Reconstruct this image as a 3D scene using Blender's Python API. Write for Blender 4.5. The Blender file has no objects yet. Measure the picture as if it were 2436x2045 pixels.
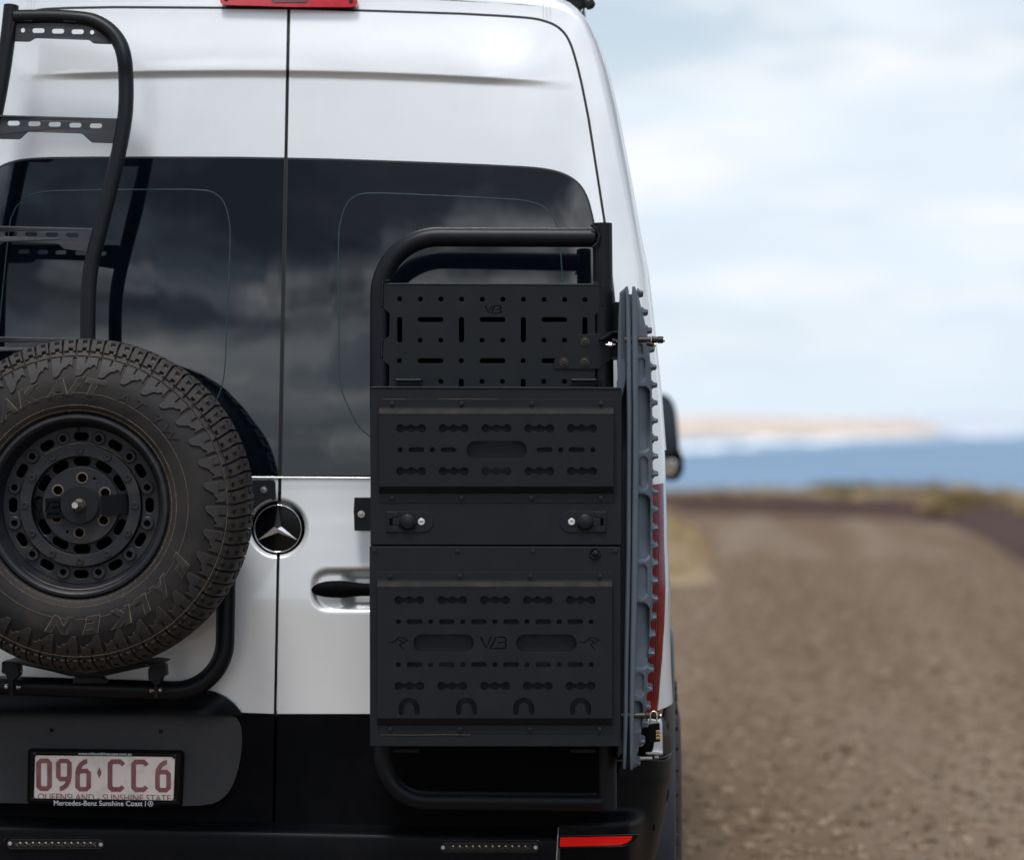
import bpy, bmesh, math, random
from math import sin, cos, pi, radians, atan2, hypot
from mathutils import Vector, Matrix, noise as mnoise
random.seed(7)
S = bpy.context.scene
COL = S.collection

# ------------------------------------------------------------------ camera, sky, sun, exposure
FPX = 6860.0                       # focal length in photo pixels (photo 2436 x 2045)
CAM = Vector((0.90, -7.50, 1.56))
YAW = math.atan(272 / FPX)
PITCH = -7.5 / FPX
cd = bpy.data.cameras.new('camera'); co = bpy.data.objects.new('camera', cd); COL.objects.link(co)
cd.sensor_width = 36; cd.lens = 36 * FPX / 2436
co.location = CAM
co.rotation_euler = (pi / 2 + PITCH, 0, YAW)
cd.clip_start = 0.1; cd.clip_end = 60000
cd.dof.use_dof = True; cd.dof.focus_distance = 7.28; cd.dof.aperture_fstop = 1.95
S.camera = co
RM = co.rotation_euler.to_matrix()

SUN_EL, SUN_AZ = 64, 192            # azimuth clockwise from +Y: behind the camera
w = bpy.data.worlds.new('World'); S.world = w; w.use_nodes = True
nt = w.node_tree; N = nt.nodes; L = nt.links; N.clear()
def nd(t, **k):
    n = N.new(t)
    for a, b in k.items(): setattr(n, a, b)
    return n
sky = nd('ShaderNodeTexSky', sky_type='NISHITA'); sky.sun_disc = False
sky.sun_elevation = radians(SUN_EL); sky.sun_rotation = radians(SUN_AZ)
sky.air_density = 1.0; sky.dust_density = 1.5
tc = nd('ShaderNodeTexCoord'); sep = nd('ShaderNodeSeparateXYZ'); L.new(tc.outputs['Generated'], sep.inputs[0])
def mth(op, a, b=None, c=None, clamp=False):
    n = nd('ShaderNodeMath', operation=op); n.use_clamp = clamp
    for i, v in enumerate((a, b, c)):
        if v is None: continue
        if isinstance(v, (int, float)): n.inputs[i].default_value = v
        else: L.new(v, n.inputs[i])
    return n.outputs[0]
zz = mth('ADD', mth('MAXIMUM', sep.outputs[2], 0.0), 0.16)
px_ = mth('DIVIDE', sep.outputs[0], zz); py_ = mth('DIVIDE', sep.outputs[1], zz)
cmb = nd('ShaderNodeCombineXYZ'); L.new(px_, cmb.inputs[0]); L.new(py_, cmb.inputs[1]); cmb.inputs[2].default_value = 3.7
def noi(scale, det, rough, off, dist=0.3):
    m = nd('ShaderNodeMapping'); m.inputs['Location'].default_value = off
    L.new(cmb.outputs[0], m.inputs['Vector'])
    n = nd('ShaderNodeTexNoise'); n.inputs['Scale'].default_value = scale; n.inputs['Detail'].default_value = det
    n.inputs['Roughness'].default_value = rough; n.inputs['Distortion'].default_value = dist
    L.new(m.outputs[0], n.inputs['Vector']); return n.outputs['Fac']
def ramp(f, a, b, lo=0.0, hi=1.0):
    n = nd('ShaderNodeMapRange', interpolation_type='SMOOTHSTEP'); L.new(f, n.inputs[0])
    n.inputs[1].default_value = a; n.inputs[2].default_value = b; n.inputs[3].default_value = lo; n.inputs[4].default_value = hi
    return n.outputs[0]
DKS, DKO = 0.55, (2.0, 6.0, 12.0)
cover = ramp(noi(1.25, 7, 0.55, (1.3, 0.2, 0), .25), 0.43, 0.60)
shade = ramp(noi(1.0, 4, 0.55, (7.3, 2.1, 4), .2), 0.36, 0.62)
cc = nd('ShaderNodeMix', data_type='RGBA'); L.new(shade, cc.inputs['Factor'])
cc.inputs['A'].default_value = (7.9, 8.3, 9.1, 1); cc.inputs['B'].default_value = (12.6, 12.7, 12.9, 1)
mx = nd('ShaderNodeMix', data_type='RGBA'); L.new(mth('MULTIPLY', cover, 0.92), mx.inputs['Factor'])
L.new(sky.outputs[0], mx.inputs['A']); L.new(cc.outputs['Result'], mx.inputs['B'])
# clouds glow towards the sun (silver lining)
_az = radians(SUN_AZ); _el = radians(SUN_EL)
dv = nd('ShaderNodeVectorMath', operation='DOT_PRODUCT'); L.new(tc.outputs['Generated'], dv.inputs[0])
dv.inputs[1].default_value = (sin(_az) * cos(_el), cos(_az) * cos(_el), sin(_el))
glow = mth('MULTIPLY', ramp(dv.outputs['Value'], 0.25, 0.95, 0.0, 2.2), cover)
gm = nd('ShaderNodeVectorMath', operation='SCALE'); L.new(mx.outputs['Result'], gm.inputs[0]); L.new(mth('ADD', glow, 1.0), gm.inputs['Scale'])
# pale sea haze thickening towards the horizon
veil = nd('ShaderNodeMix', data_type='RGBA'); L.new(ramp(sep.outputs[2], -0.02, 0.35, 0.98, 0.03), veil.inputs['Factor'])
L.new(gm.outputs[0], veil.inputs['A']); veil.inputs['B'].default_value = (7.3, 8.35, 9.35, 1)
# low heavy grey cumulus banks drifting nearer than the haze
dark = mth('MULTIPLY', ramp(noi(DKS, 6, 0.58, DKO, .2), 0.47, 0.58), ramp(sep.outputs[2], 0.145, 0.20, 0.0, 0.93))
# broken white cumulus in front of the haze, brighter towards the sun
puff = mth('MULTIPLY', ramp(noi(1.9, 6, 0.55, (4.4, 7.7, 2.0), .15), 0.47, 0.66), ramp(sep.outputs[2], 0.0, 0.07, 0.0, 0.85))
pc = nd('ShaderNodeVectorMath', operation='SCALE'); pc.inputs[0].default_value = (9.6, 9.7, 9.9)
L.new(ramp(dv.outputs['Value'], 0.25, 0.95, 1.0, 3.4), pc.inputs['Scale'])
pm = nd('ShaderNodeMix', data_type='RGBA'); L.new(puff, pm.inputs['Factor'])
L.new(veil.outputs['Result'], pm.inputs['A']); L.new(pc.outputs[0], pm.inputs['B'])
dk = nd('ShaderNodeMix', data_type='RGBA'); L.new(dark, dk.inputs['Factor'])
L.new(pm.outputs['Result'], dk.inputs['A']); dk.inputs['B'].default_value = (1.3, 1.6, 2.1, 1)
bg = nd('ShaderNodeBackground'); bg.inputs['Strength'].default_value = 0.083
L.new(dk.outputs['Result'], bg.inputs['Color'])
out = nd('ShaderNodeOutputWorld'); L.new(bg.outputs[0], out.inputs['Surface'])

ld = bpy.data.lights.new('sun', 'SUN'); lo = bpy.data.objects.new('sun', ld); COL.objects.link(lo)
ld.energy = 2.1; ld.angle = radians(14); ld.color = (1.0, 0.98, 0.95)
az = radians(SUN_AZ); sd = Vector((sin(az) * cos(radians(SUN_EL)), cos(az) * cos(radians(SUN_EL)), sin(radians(SUN_EL))))
lo.rotation_euler = (-sd).to_track_quat('-Z', 'Y').to_euler()
S.view_settings.view_transform = 'Standard'; S.view_settings.look = 'None'
S.view_settings.gamma = 1; S.view_settings.exposure = 0.34; S.view_settings.use_curve_mapping = False
S.cycles.use_denoising = True
S.cycles.max_bounces = 8

# ------------------------------------------------------------------ helpers
def ray(px, py):
    return RM @ Vector(((px - 1218) / FPX, -(py - 1022.5) / FPX, -1.0))
def U(px, py, Y=0.0):
    """world point seen at photo pixel (px,py) standing in the vertical plane y=Y"""
    d = ray(px, py); return CAM + d * ((Y - CAM.y) / d.y)
def G(px, py, Z=0.0):
    d = ray(px, py); return CAM + d * ((Z - CAM.z) / d.z)

WL = {}
def _lk(o, parent):
    COL.objects.link(o)
    if parent is not None:
        o.parent = parent
        o.matrix_parent_inverse = Matrix.Translation(-WL.get(parent.name, Vector((0, 0, 0))))
def thing(name, label, cat, loc, group=None):
    o = bpy.data.objects.new(name, None); COL.objects.link(o); o.empty_display_size = .1
    o.location = loc; WL[o.name] = Vector(loc); o['label'] = label; o['category'] = cat
    if group: o['group'] = group
    return o
def tag(o, label, cat=None, kind=None, group=None):
    o['label'] = label
    if cat: o['category'] = cat
    if kind: o['kind'] = kind
    if group: o['group'] = group
def mesh(verts, faces, smooth=35):
    me = bpy.data.meshes.new('m'); me.from_pydata([tuple(v) for v in verts], [], faces); me.update()
    shade(me, smooth); return me
def shade(me, smooth=35):
    if smooth:
        me.shade_smooth()
        if smooth < 180: me.set_sharp_from_angle(angle=radians(smooth))
def obj(name, me, mt, parent=None, loc=(0, 0, 0), rot=None, label=None):
    me.name = name
    o = bpy.data.objects.new(name, me)
    if not me.materials: me.materials.append(mt)
    _lk(o, parent); o.location = loc
    if rot: o.rotation_euler = rot
    WL[o.name] = Vector(loc) if parent is not None or True else Vector()
    if label: o['label'] = label
    return o

def _curve_mesh(outs, thick, bevel):
    c = bpy.data.curves.new('t', 'CURVE'); c.dimensions = '2D'; c.fill_mode = 'BOTH'
    c.extrude = max(thick / 2 - bevel, 0); c.bevel_depth = bevel; c.offset = -bevel; c.bevel_resolution = 1
    for o_ in outs:
        s = c.splines.new('POLY'); s.points.add(len(o_) - 1)
        for i, p in enumerate(o_): s.points[i].co = (p[0], p[1], 0, 1)
        s.use_cyclic_u = True
    ob = bpy.data.objects.new('t', c); COL.objects.link(ob)
    dg = bpy.context.evaluated_depsgraph_get(); me = bpy.data.meshes.new_from_object(ob.evaluated_get(dg))
    bpy.data.objects.remove(ob); bpy.data.curves.remove(c)
    return me
def flat(outs, Yf, thick, bevel=0.0, smooth=30, fn=None):
    """plate with holes: outlines in photo pixels (first outer, rest holes), front face in the plane y=Yf, thickness backwards"""
    me = _curve_mesh([[(p[0] / 1000, -p[1] / 1000) for p in o_] for o_ in outs], thick, bevel)
    for v in me.vertices:
        x, y = v.co.x * 1000, -v.co.y * 1000; z = v.co.z
        if fn is None: p = U(x, y, Yf)
        else: p = U(x, y, fn(x, y) + Yf)
        v.co = (p.x, p.y + thick / 2 - z, p.z)
    me.update(); shade(me, smooth); return me
def flat_l(outs, thick, bevel=0.0, y=0.0, smooth=30, scale=1.0):
    """same in local metres, facing -Y, front face at local y"""
    me = _curve_mesh([[(p[0] * scale, p[1] * scale) for p in o_] for o_ in outs], thick, bevel)
    for v in me.vertices:
        v.co = (v.co.x, y + thick / 2 - v.co.z, v.co.y)
    me.update(); shade(me, smooth); return me
def circ(cx, cy, r, n=20, ry=None):
    ry = ry or r
    return [(cx + r * cos(2 * pi * i / n), cy + ry * sin(2 * pi * i / n)) for i in range(n)]
def rrect(x0, y0, x1, y1, r, n=5):
    r = min(r, abs(x1 - x0) / 2, abs(y1 - y0) / 2); o = []
    for cx, cy, a in ((x1 - r, y1 - r, 0), (x0 + r, y1 - r, 90), (x0 + r, y0 + r, 180), (x1 - r, y0 + r, 270)):
        for i in range(n + 1):
            t = radians(a + 90 * i / n); o.append((cx + r * cos(t), cy + r * sin(t)))
    return o
def slot(cx, cy, w_, h_, n=6): return rrect(cx - w_ / 2, cy - h_ / 2, cx + w_ / 2, cy + h_ / 2, min(w_, h_) / 2 - .01, n)
def rpoly(pts, r, n=4):
    """rounded polygon"""
    o = []; m = len(pts)
    for i in range(m):
        a, b, c = Vector(pts[i - 1]), Vector(pts[i]), Vector(pts[(i + 1) % m])
        rr = min(r, (a - b).length * .45, (c - b).length * .45)
        p0 = b + (a - b).normalized() * rr; p1 = b + (c - b).normalized() * rr
        for k in range(n + 1):
            t = k / n; q = p0 * (1 - t) ** 2 + b * 2 * t * (1 - t) + p1 * t * t; o.append((q.x, q.y))
    return o
def stroke(pts, wd):
    """outline of a thick polyline"""
    Lf, Rt = [], []
    P = [Vector(p) for p in pts]
    for i, p in enumerate(P):
        d = (P[min(i + 1, len(P) - 1)] - P[max(i - 1, 0)]).normalized(); n = Vector((-d.y, d.x)) * wd / 2
        Lf.append(tuple(p + n)); Rt.append(tuple(p - n))
    return Lf + Rt[::-1]
def tx(outs, ox, oy, s): return [[(ox + p[0] * s, oy + p[1] * s) for p in o_] for o_ in outs]

def sweep(P, r, segs=16, closed=False, cap=True, smooth=50):
    P = [Vector(p) for p in P]; n = len(P); V = []; F = []
    up = None
    for i in range(n):
        if closed: d = (P[(i + 1) % n] - P[i - 1])
        else: d = P[min(i + 1, n - 1)] - P[max(i - 1, 0)]
        d.normalize()
        if up is None:
            up = d.cross(Vector((0, 1, 0)));
            if up.length < .01: up = d.cross(Vector((1, 0, 0)))
        up = (up - d * up.dot(d)).normalized(); b = d.cross(up)
        rr = r[i] if isinstance(r, (list, tuple)) else r
        for k in range(segs):
            t = 2 * pi * k / segs; V.append(P[i] + (up * cos(t) + b * sin(t)) * rr)
    m = n if closed else n - 1
    for i in range(m):
        for k in range(segs):
            a = i * segs + k; a2 = i * segs + (k + 1) % segs; j = ((i + 1) % n) * segs
            F.append((a, a2, j + (k + 1) % segs, j + k))
    if cap and not closed:
        F.append(tuple(range(segs))[::-1]); F.append(tuple((n - 1) * segs + k for k in range(segs)))
    me = mesh(V, F, smooth)
    return me
def fillet(P, rad, n=9):
    P = [Vector(p) for p in P]; o = [P[0]]
    for i in range(1, len(P) - 1):
        a, b, c = P[i - 1], P[i], P[i + 1]; r = rad[i] if isinstance(rad, dict) and i in rad else (rad if not isinstance(rad, dict) else .02)
        da, dc = (a - b), (c - b); ang = da.angle(dc); 
        if abs(ang - pi) < .02: o.append(b); continue
        t = min(r / math.tan(ang / 2), da.length * .49, dc.length * .49); rr = t * math.tan(ang / 2)
        da.normalize(); dc.normalize(); bis = (da + dc).normalized(); cen = b + bis * (rr / sin(ang / 2))
        v0 = b + da * t - cen; v1 = b + dc * t - cen; tot = v0.angle(v1); ax = v0.cross(v1).normalized()
        for k in range(n + 1): o.append(cen + Matrix.Rotation(tot * k / n, 3, ax) @ v0)
    o.append(P[-1]); return o
def lathe(prof, segs=24, axis='-Y', smooth=35, full=True):
    """profile of (radius, height); height runs towards the viewer (-Y)"""
    V = []; F = []; n = len(prof)
    for r, h in prof:
        for k in range(segs):
            t = 2 * pi * k / segs; V.append((r * cos(t), -h, r * sin(t)))
    for i in range(n - 1):
        for k in range(segs):
            k2 = (k + 1) % segs; F.append((i * segs + k, i * segs + k2, (i + 1) * segs + k2, (i + 1) * segs + k))
    if prof[0][0] > 0: pass
    if prof[-1][0] > 1e-6 and full: F.append(tuple((n - 1) * segs + k for k in range(segs)))
    me = mesh(V, F, 0)
    bm = bmesh.new(); bm.from_mesh(me); bmesh.ops.remove_doubles(bm, verts=bm.verts, dist=1e-6); bmesh.ops.recalc_face_normals(bm, faces=bm.faces)
    bm.to_mesh(me); bm.free()
    if axis == 'X':   # towards +X
        me.transform(Matrix.Rotation(pi / 2, 4, 'Z'))
    shade(me, smooth); return me
def grid(fn, us, vs, smooth=60):
    V = [fn(u, v) for v in vs for u in us]; nu = len(us)
    F = [(j * nu + i, (j + 1) * nu + i, (j + 1) * nu + i + 1, j * nu + i + 1) for j in range(len(vs) - 1) for i in range(nu - 1)]
    return mesh(V, F, smooth)
def ss(x, a, b):
    t = max(0, min(1, (x - a) / (b - a))); return t * t * (3 - 2 * t)
def lerp_tab(tab, y):
    if y <= tab[0][0]: return tab[0][1]
    for (y0, x0), (y1, x1) in zip(tab, tab[1:]):
        if y <= y1: return x0 + (x1 - x0) * (y - y0) / (y1 - y0)
    return tab[-1][1]
def box(cx, cy, cz, sx, sy, sz, bevel=0.002):
    bm = bmesh.new(); bmesh.ops.create_cube(bm, size=1)
    for v in bm.verts: v.co = Vector((cx + v.co.x * sx, cy + v.co.y * sy, cz + v.co.z * sz))
    if bevel: bmesh.ops.bevel(bm, geom=bm.edges[:], offset=bevel, segments=2, affect='EDGES', profile=.5)
    me = bpy.data.meshes.new('b'); bm.to_mesh(me); bm.free(); shade(me, 40); return me
def text_raw(body, bold=0.0, shear=0.0, ext=0.002, space=1.0):
    c = bpy.data.curves.new('x', 'FONT'); c.body = body; c.size = 1; c.extrude = ext; c.offset = bold; c.shear = shear; c.space_character = space
    c.resolution_u = 4
    ob = bpy.data.objects.new('x', c); COL.objects.link(ob)
    dg = bpy.context.evaluated_depsgraph_get(); me = bpy.data.meshes.new_from_object(ob.evaluated_get(dg))
    bpy.data.objects.remove(ob); bpy.data.curves.remove(c)
    return me
def text_px(body, x0, yb, x1, cap, Yf, slope=0.0, bold=0.0, thick=.0006, cap_units=0.729, space=1.0, vert=False):
    """text filling x0..x1 px, baseline yb, cap height `cap` px, front at y=Yf"""
    me = text_raw(body, bold, 0, .01, space)
    xs = [v.co.x for v in me.vertices]; a, b = min(xs), max(xs)
    for v in me.vertices:
        u = (v.co.x - a) / (b - a) * (x1 - x0); h = v.co.y / cap_units * cap; front = v.co.z > 0
        if vert: X, Yp = x0 + h, yb + (v.co.x - a) / (b - a) * slope
        else: X, Yp = x0 + u, yb - h + slope * u
        p = U(X, Yp, Yf); v.co = (p.x, p.y + (0 if front else thick), p.z)
    me.update(); return me

# ------------------------------------------------------------------ materials
def mat(name, col, rough=.5, metal=0., coat=0., crough=.03, bump=0., bscale=200., bdist=.001, spec=.5, var=None, vscale=8., vlo=.45, vhi=.7, vdet=6, rvar=0., trans=0., ior=1.5, bdet=3, cior=1.5):
    m = bpy.data.materials.new(name); m.use_nodes = True; t = m.node_tree; b = t.nodes['Principled BSDF']
    def I(k, v): b.inputs[k].default_value = v
    I('Base Color', (*col, 1)); I('Roughness', rough); I('Metallic', metal); I('Coat Weight', coat); I('Coat Roughness', crough)
    I('Specular IOR Level', spec); I('Coat IOR', cior); I('Transmission Weight', trans); I('IOR', ior)
    c = t.nodes.new('ShaderNodeTexCoord')
    if var is not None:
        n = t.nodes.new('ShaderNodeTexNoise'); n.inputs['Scale'].default_value = vscale; n.inputs['Detail'].default_value = vdet; n.inputs['Roughness'].default_value = .65
        t.links.new(c.outputs['Object'], n.inputs['Vector'])
        r = t.nodes.new('ShaderNodeMapRange'); r.inputs[1].default_value = vlo; r.inputs[2].default_value = vhi
        t.links.new(n.outputs['Fac'], r.inputs[0])
        x = t.nodes.new('ShaderNodeMix'); x.data_type = 'RGBA'; x.inputs['A'].default_value = (*col, 1); x.inputs['B'].default_value = (*var, 1)
        t.links.new(r.outputs[0], x.inputs['Factor']); t.links.new(x.outputs['Result'], b.inputs['Base Color'])
        if rvar:
            q = t.nodes.new('ShaderNodeMapRange'); q.inputs[3].default_value = rough; q.inputs[4].default_value = min(1, rough + rvar)
            t.links.new(r.outputs[0], q.inputs[0]); t.links.new(q.outputs[0], b.inputs['Roughness'])
    if bump:
        n2 = t.nodes.new('ShaderNodeTexNoise'); n2.inputs['Scale'].default_value = bscale; n2.inputs['Detail'].default_value = bdet
        t.links.new(c.outputs['Object'], n2.inputs['Vector'])
        bp = t.nodes.new('ShaderNodeBump'); bp.inputs['Strength'].default_value = bump; bp.inputs['Distance'].default_value = bdist
        t.links.new(n2.outputs['Fac'], bp.inputs['Height']); t.links.new(bp.outputs[0], b.inputs['Normal'])
    return m
def glassmat():
    m = mat('tinted_glass', (.0015, .0028, .005), .015, spec=.75); t = m.node_tree; b = t.nodes['Principled BSDF']
    c = [n for n in t.nodes if n.type == 'TEX_COORD'][0]
    q = t.nodes.new('ShaderNodeMapping'); q.inputs['Scale'].default_value = (5, 1, 1.3); t.links.new(c.outputs['Object'], q.inputs[0])
    n = t.nodes.new('ShaderNodeTexNoise'); n.inputs['Scale'].default_value = 1; n.inputs['Detail'].default_value = 1.5; t.links.new(q.outputs[0], n.inputs['Vector'])
    bp = t.nodes.new('ShaderNodeBump'); bp.inputs['Strength'].default_value = 1; bp.inputs['Distance'].default_value = .0026
    t.links.new(n.outputs['Fac'], bp.inputs['Height']); t.links.new(bp.outputs[0], b.inputs['Normal']); return m
M = dict(
    paint=mat('silver_white_paint', (.725, .745, .76), .36, .33, 1, .015, .05, 1400, .0003, cior=1.75, var=(.665, .68, .685), vscale=2.2, vlo=.45, vhi=.75),
    glass=glassmat(),
    rubber=mat('seal_rubber', (.0018, .0022, .003), .55, bump=.1),
    tube=mat('satin_black_tube', (.0028, .0037, .0066), .42, bump=.18, bscale=900, bdist=.0004, var=(.0065, .007, .010), vscale=30, vlo=.5, vhi=.8, spec=.24),
    powder=mat('black_powder_coat', (.0050, .0068, .0095), .5, spec=.24, bump=.25, bscale=1100, bdist=.0004, var=(.0088, .0105, .0130), vscale=14, vlo=.5, vhi=.85, rvar=.1),
    dusty=mat('dusty_lit_powder_coat', (.0085, .0086, .0096), .65, spec=.2, bump=.25, bscale=1100, bdist=.0004, var=(.026, .0215, .0175), vscale=22, vlo=.4, vhi=.75),  # dust brown plus the lit tone of upper bends, put into the colour
    ladder=mat('ladder_powder_coat', (.031, .032, .039), .5, spec=.35, bump=.25, bscale=1100, bdist=.0004, var=(.040, .040, .045), vscale=20),
    plastic=mat('grained_black_plastic', (.0016, .0019, .0026), .6, spec=.05, bump=.5, bscale=700, bdist=.0006, var=(.004, .004, .0048), vscale=10, rvar=.15),
    plastic_lit=mat('grained_lit_plastic', (.022, .022, .025), .5, spec=.3, bump=.8, bscale=420, bdist=.0009, var=(.031, .030, .032), vscale=14, rvar=.1),  # brighter copy of the black plastic; lit tone put into its colour
    bumper=mat('bumper_plastic', (.0020, .0026, .0040), .4, spec=.11, bump=.25, bscale=900, bdist=.0004, var=(.0075, .0068, .0065), vscale=5, vlo=.5, vhi=.9, rvar=.25),
    clad=mat('side_cladding_plastic', (.014, .019, .029), .42, bump=.2, bscale=800, bdist=.0004),
    gloss=mat('gloss_black', (.002, .0024, .0034), .12, spec=.3),
    chrome=mat('chrome', (.75, .76, .78), .12, 1, bump=.02),
    badge=mat('satin_chrome', (.75, .76, .78), .3, 1),
    steel=mat('steel', (.62, .6, .57), .3, 1, var=(.45, .4, .34), vscale=60),
    darksteel=mat('dark_steel', (.03, .028, .026), .45, .5, var=(.06, .047, .035), vscale=60),
    screw=mat('black_screw', (.022, .023, .026), .32, .5),
    alu=mat('cast_aluminium', (.6, .61, .62), .42, .7, bump=.4, bscale=400, bdist=.0008),
    brass=mat('brass', (.72, .48, .2), .3, 1),
    shackle=mat('shackle_steel', (.75, .62, .5), .25, 1),
    red=mat('red_lens', (.20, .002, .003), .25, coat=.25, crough=.05, spec=.3, var=(.10, .001, .002), vscale=40),
    redb=mat('bright_red_lens', (.45, .007, .022), .15, coat=.5, crough=.03, var=(.36, .005, .015), vscale=60),
    redd=mat('dark_red_lens', (.09, .003, .008), .15, coat=1, crough=.02, bump=.2, bscale=300),
    reflect=mat('red_reflector', (.98, .008, .003), .35, spec=.15, bump=.5, bscale=600, bdist=.001),
    lens=mat('clear_lens', (.010, .012, .015), .15, coat=.3, bump=.15, bscale=150, spec=.3),
    led=mat('led_chip', (.7, .62, .5), .35),
    board=mat('grey_blue_board_plastic', (.070, .089, .113), .5, spec=.35, bump=.35, bscale=500, bdist=.0006, var=(.088, .102, .121), vscale=14, vlo=.5, vhi=.8),
    tyre=mat('tyre_rubber', (.0085, .0082, .0095), .62, spec=.3, bump=.25, bscale=500, bdist=.0006, var=(.029, .0235, .0195), vscale=7, vlo=.42, vhi=.78, rvar=.2),  # darker than the lugs, so shade in the tread gaps is in the colour
    lug=mat('tread_rubber', (.017, .0165, .018), .6, spec=.35, bump=.35, bscale=350, bdist=.001, var=(.048, .038, .031), vscale=26, vlo=.4, vhi=.8, rvar=.2),
    dust=mat('tyre_dust', (.095, .064, .040), .85, var=(.03, .024, .02), vscale=30, bump=.3),
    beadband=mat('dusty_bead', (.016, .014, .0135), .8, spec=.2, var=(.060, .042, .028), vscale=9, vlo=.4, vhi=.75),
    line=mat('dusty_rubber_ridge', (.115, .081, .052), .85, var=(.026, .020, .016), vscale=30),
    letter=mat('tyre_letter_rubber', (.005, .005, .0055), .6, bump=.2),
    rim=mat('matt_black_rim', (.0095, .0110, .0155), .46, spec=.35, bump=.3, bscale=900, bdist=.0004, var=(.030, .025, .021), vscale=16, vlo=.5, vhi=.8, rvar=.2),
    rimdust=mat('dusty_rim_edge', (.12, .088, .058), .8, var=(.04, .034, .028), vscale=18),
    dark=mat('deep_black', (.0012, .0013, .0018), .9, spec=.03),  # near black: shade in holes and slots put into colour, also print
    plate=mat('plate_white', (.74, .66, .62), .45, coat=.3, crough=.2, bump=.05, var=(.50, .42, .37), vscale=16, vlo=.5, vhi=.8),
    maroon=mat('plate_maroon', (.215, .062, .075), .5, var=(.27, .12, .12), vscale=40),
    white=mat('white_print', (.72, .74, .77), .5),
    frit=mat('glass_frit_edge', (.018, .042, .044), .4),
    spot=mat('key_lock_face', (.8, .77, .75), .28, .8),
    mirror=mat('mirror_glass', (.85, .87, .9), .03, 1),
    mirrord=mat('dark_reflection_glass', (.02, .03, .04), .05, .3),  # dark reflection put into the mirror's own colour
)

# ------------------------------------------------------------------ ground, sea, far land
def roadmat():
    m = bpy.data.materials.new('gravel_road'); m.use_nodes = True; t = m.node_tree; b = t.nodes['Principled BSDF']
    c = t.nodes.new('ShaderNodeTexCoord')
    def n_(s, d, r=.6, mp=None):
        n = t.nodes.new('ShaderNodeTexNoise'); n.inputs['Scale'].default_value = s; n.inputs['Detail'].default_value = d; n.inputs['Roughness'].default_value = r
        if mp:
            q = t.nodes.new('ShaderNodeMapping'); q.inputs['Scale'].default_value = mp; q.inputs['Rotation'].default_value = (0, 0, radians(-3)); t.links.new(c.outputs['Object'], q.inputs[0]); t.links.new(q.outputs[0], n.inputs['Vector'])
        else: t.links.new(c.outputs['Object'], n.inputs['Vector'])
        return n.outputs['Fac']
    def mix(f, a, b2, lo, hi):
        r = t.nodes.new('ShaderNodeMapRange'); r.inputs[1].default_value = lo; r.inputs[2].default_value = hi; t.links.new(f, r.inputs[0])
        x = t.nodes.new('ShaderNodeMix'); x.data_type = 'RGBA'; t.links.new(r.outputs[0], x.inputs['Factor'])
        for k, v in (('A', a), ('B', b2)):
            if isinstance(v, tuple): x.inputs[k].default_value = (*v, 1)
            else: t.links.new(v, x.inputs[k])
        return x.outputs['Result']
    base = mix(n_(5, 8, .75), (.112, .074, .044), (.170, .117, .074), .3, .7)
    tracks = mix(n_(.55, 3, .5, (1.3, .09, 1)), base, (.178, .130, .094), .47, .60)
    sx = t.nodes.new('ShaderNodeSeparateXYZ'); t.links.new(c.outputs['Object'], sx.inputs[0])
    def ma(op, a, b2, cl=False):
        n = t.nodes.new('ShaderNodeMath'); n.operation = op; n.use_clamp = cl
        for i, v in enumerate((a, b2)):
            if isinstance(v, (int, float)): n.inputs[i].default_value = v
            else: t.links.new(v, n.inputs[i])
        return n.outputs[0]
    # two wheel tracks and the rougher margins, laid along the track on the ground
    u = ma('SUBTRACT', sx.outputs[0], ma('ADD', ma('MULTIPLY', sx.outputs[1], .062), 1.35))
    u = ma('ADD', u, ma('MULTIPLY', ma('SUBTRACT', n_(.22, 2), .5), 1.1))
    au = ma('ABSOLUTE', ma('SUBTRACT', ma('ABSOLUTE', u, 0), .92), 0)
    tm = ma('MULTIPLY', ma('SUBTRACT', 1.0, ma('DIVIDE', au, .42), True), n_(1.4, 4))
    tracks = mix(tm, tracks, (.210, .157, .117), .05, .62)
    vm = ma('MULTIPLY', ma('SUBTRACT', ma('ABSOLUTE', u, 0), 2.0), n_(.8, 5, .7))
    tracks = mix(vm, tracks, (.108, .082, .048), .1, 1.0)
    fine = mix(n_(34, 4, .8), tracks, (.082, .055, .036), .56, .84)
    t.links.new(fine, b.inputs['Base Color']); b.inputs['Roughness'].default_value = .95; b.inputs['Specular IOR Level'].default_value = .2
    bp = t.nodes.new('ShaderNodeBump'); bp.inputs['Distance'].default_value = .010; t.links.new(n_(24, 6, .8), bp.inputs['Height']); t.links.new(bp.outputs[0], b.inputs['Normal'])
    return m
m_road = roadmat()
m_bank = mat('bank_earth', (.066, .040, .033), .95, spec=.2, var=(.045, .028, .024), vscale=1.3, bump=.6, bscale=6, bdist=.05)
m_bankb = mat('dry_verge', (.27, .20, .125), .95, spec=.2, var=(.17, .14, .07), vscale=1.0, bump=.6, bscale=6, bdist=.05)
m_sea = mat('sea_water', (.125, .225, .35), .5, spec=.3, var=(.165, .275, .405), vscale=.004, bump=.5, bscale=.08, bdist=1.5)
m_land = mat('haze_paled_sand', (.64, .545, .46), .95, spec=.1, var=(.50, .42, .35), vscale=.006, vlo=.35, vhi=.6)  # sand colour, paled to stand in for distance haze
m_land2 = mat('haze_tinted_land', (.48, .53, .60), .95, spec=.1, var=(.50, .50, .53), vscale=.004)  # bluish haze mixed into the land's colour
m_foam = mat('sea_foam', (.85, .87, .88), .8)

far = [G(1200, 1222), G(1640, 1222), G(1900, 1228), G(2150, 1236), G(2260, 1247), G(2347, 1280), G(2440, 1342), G(2560, 1420)]
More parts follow.
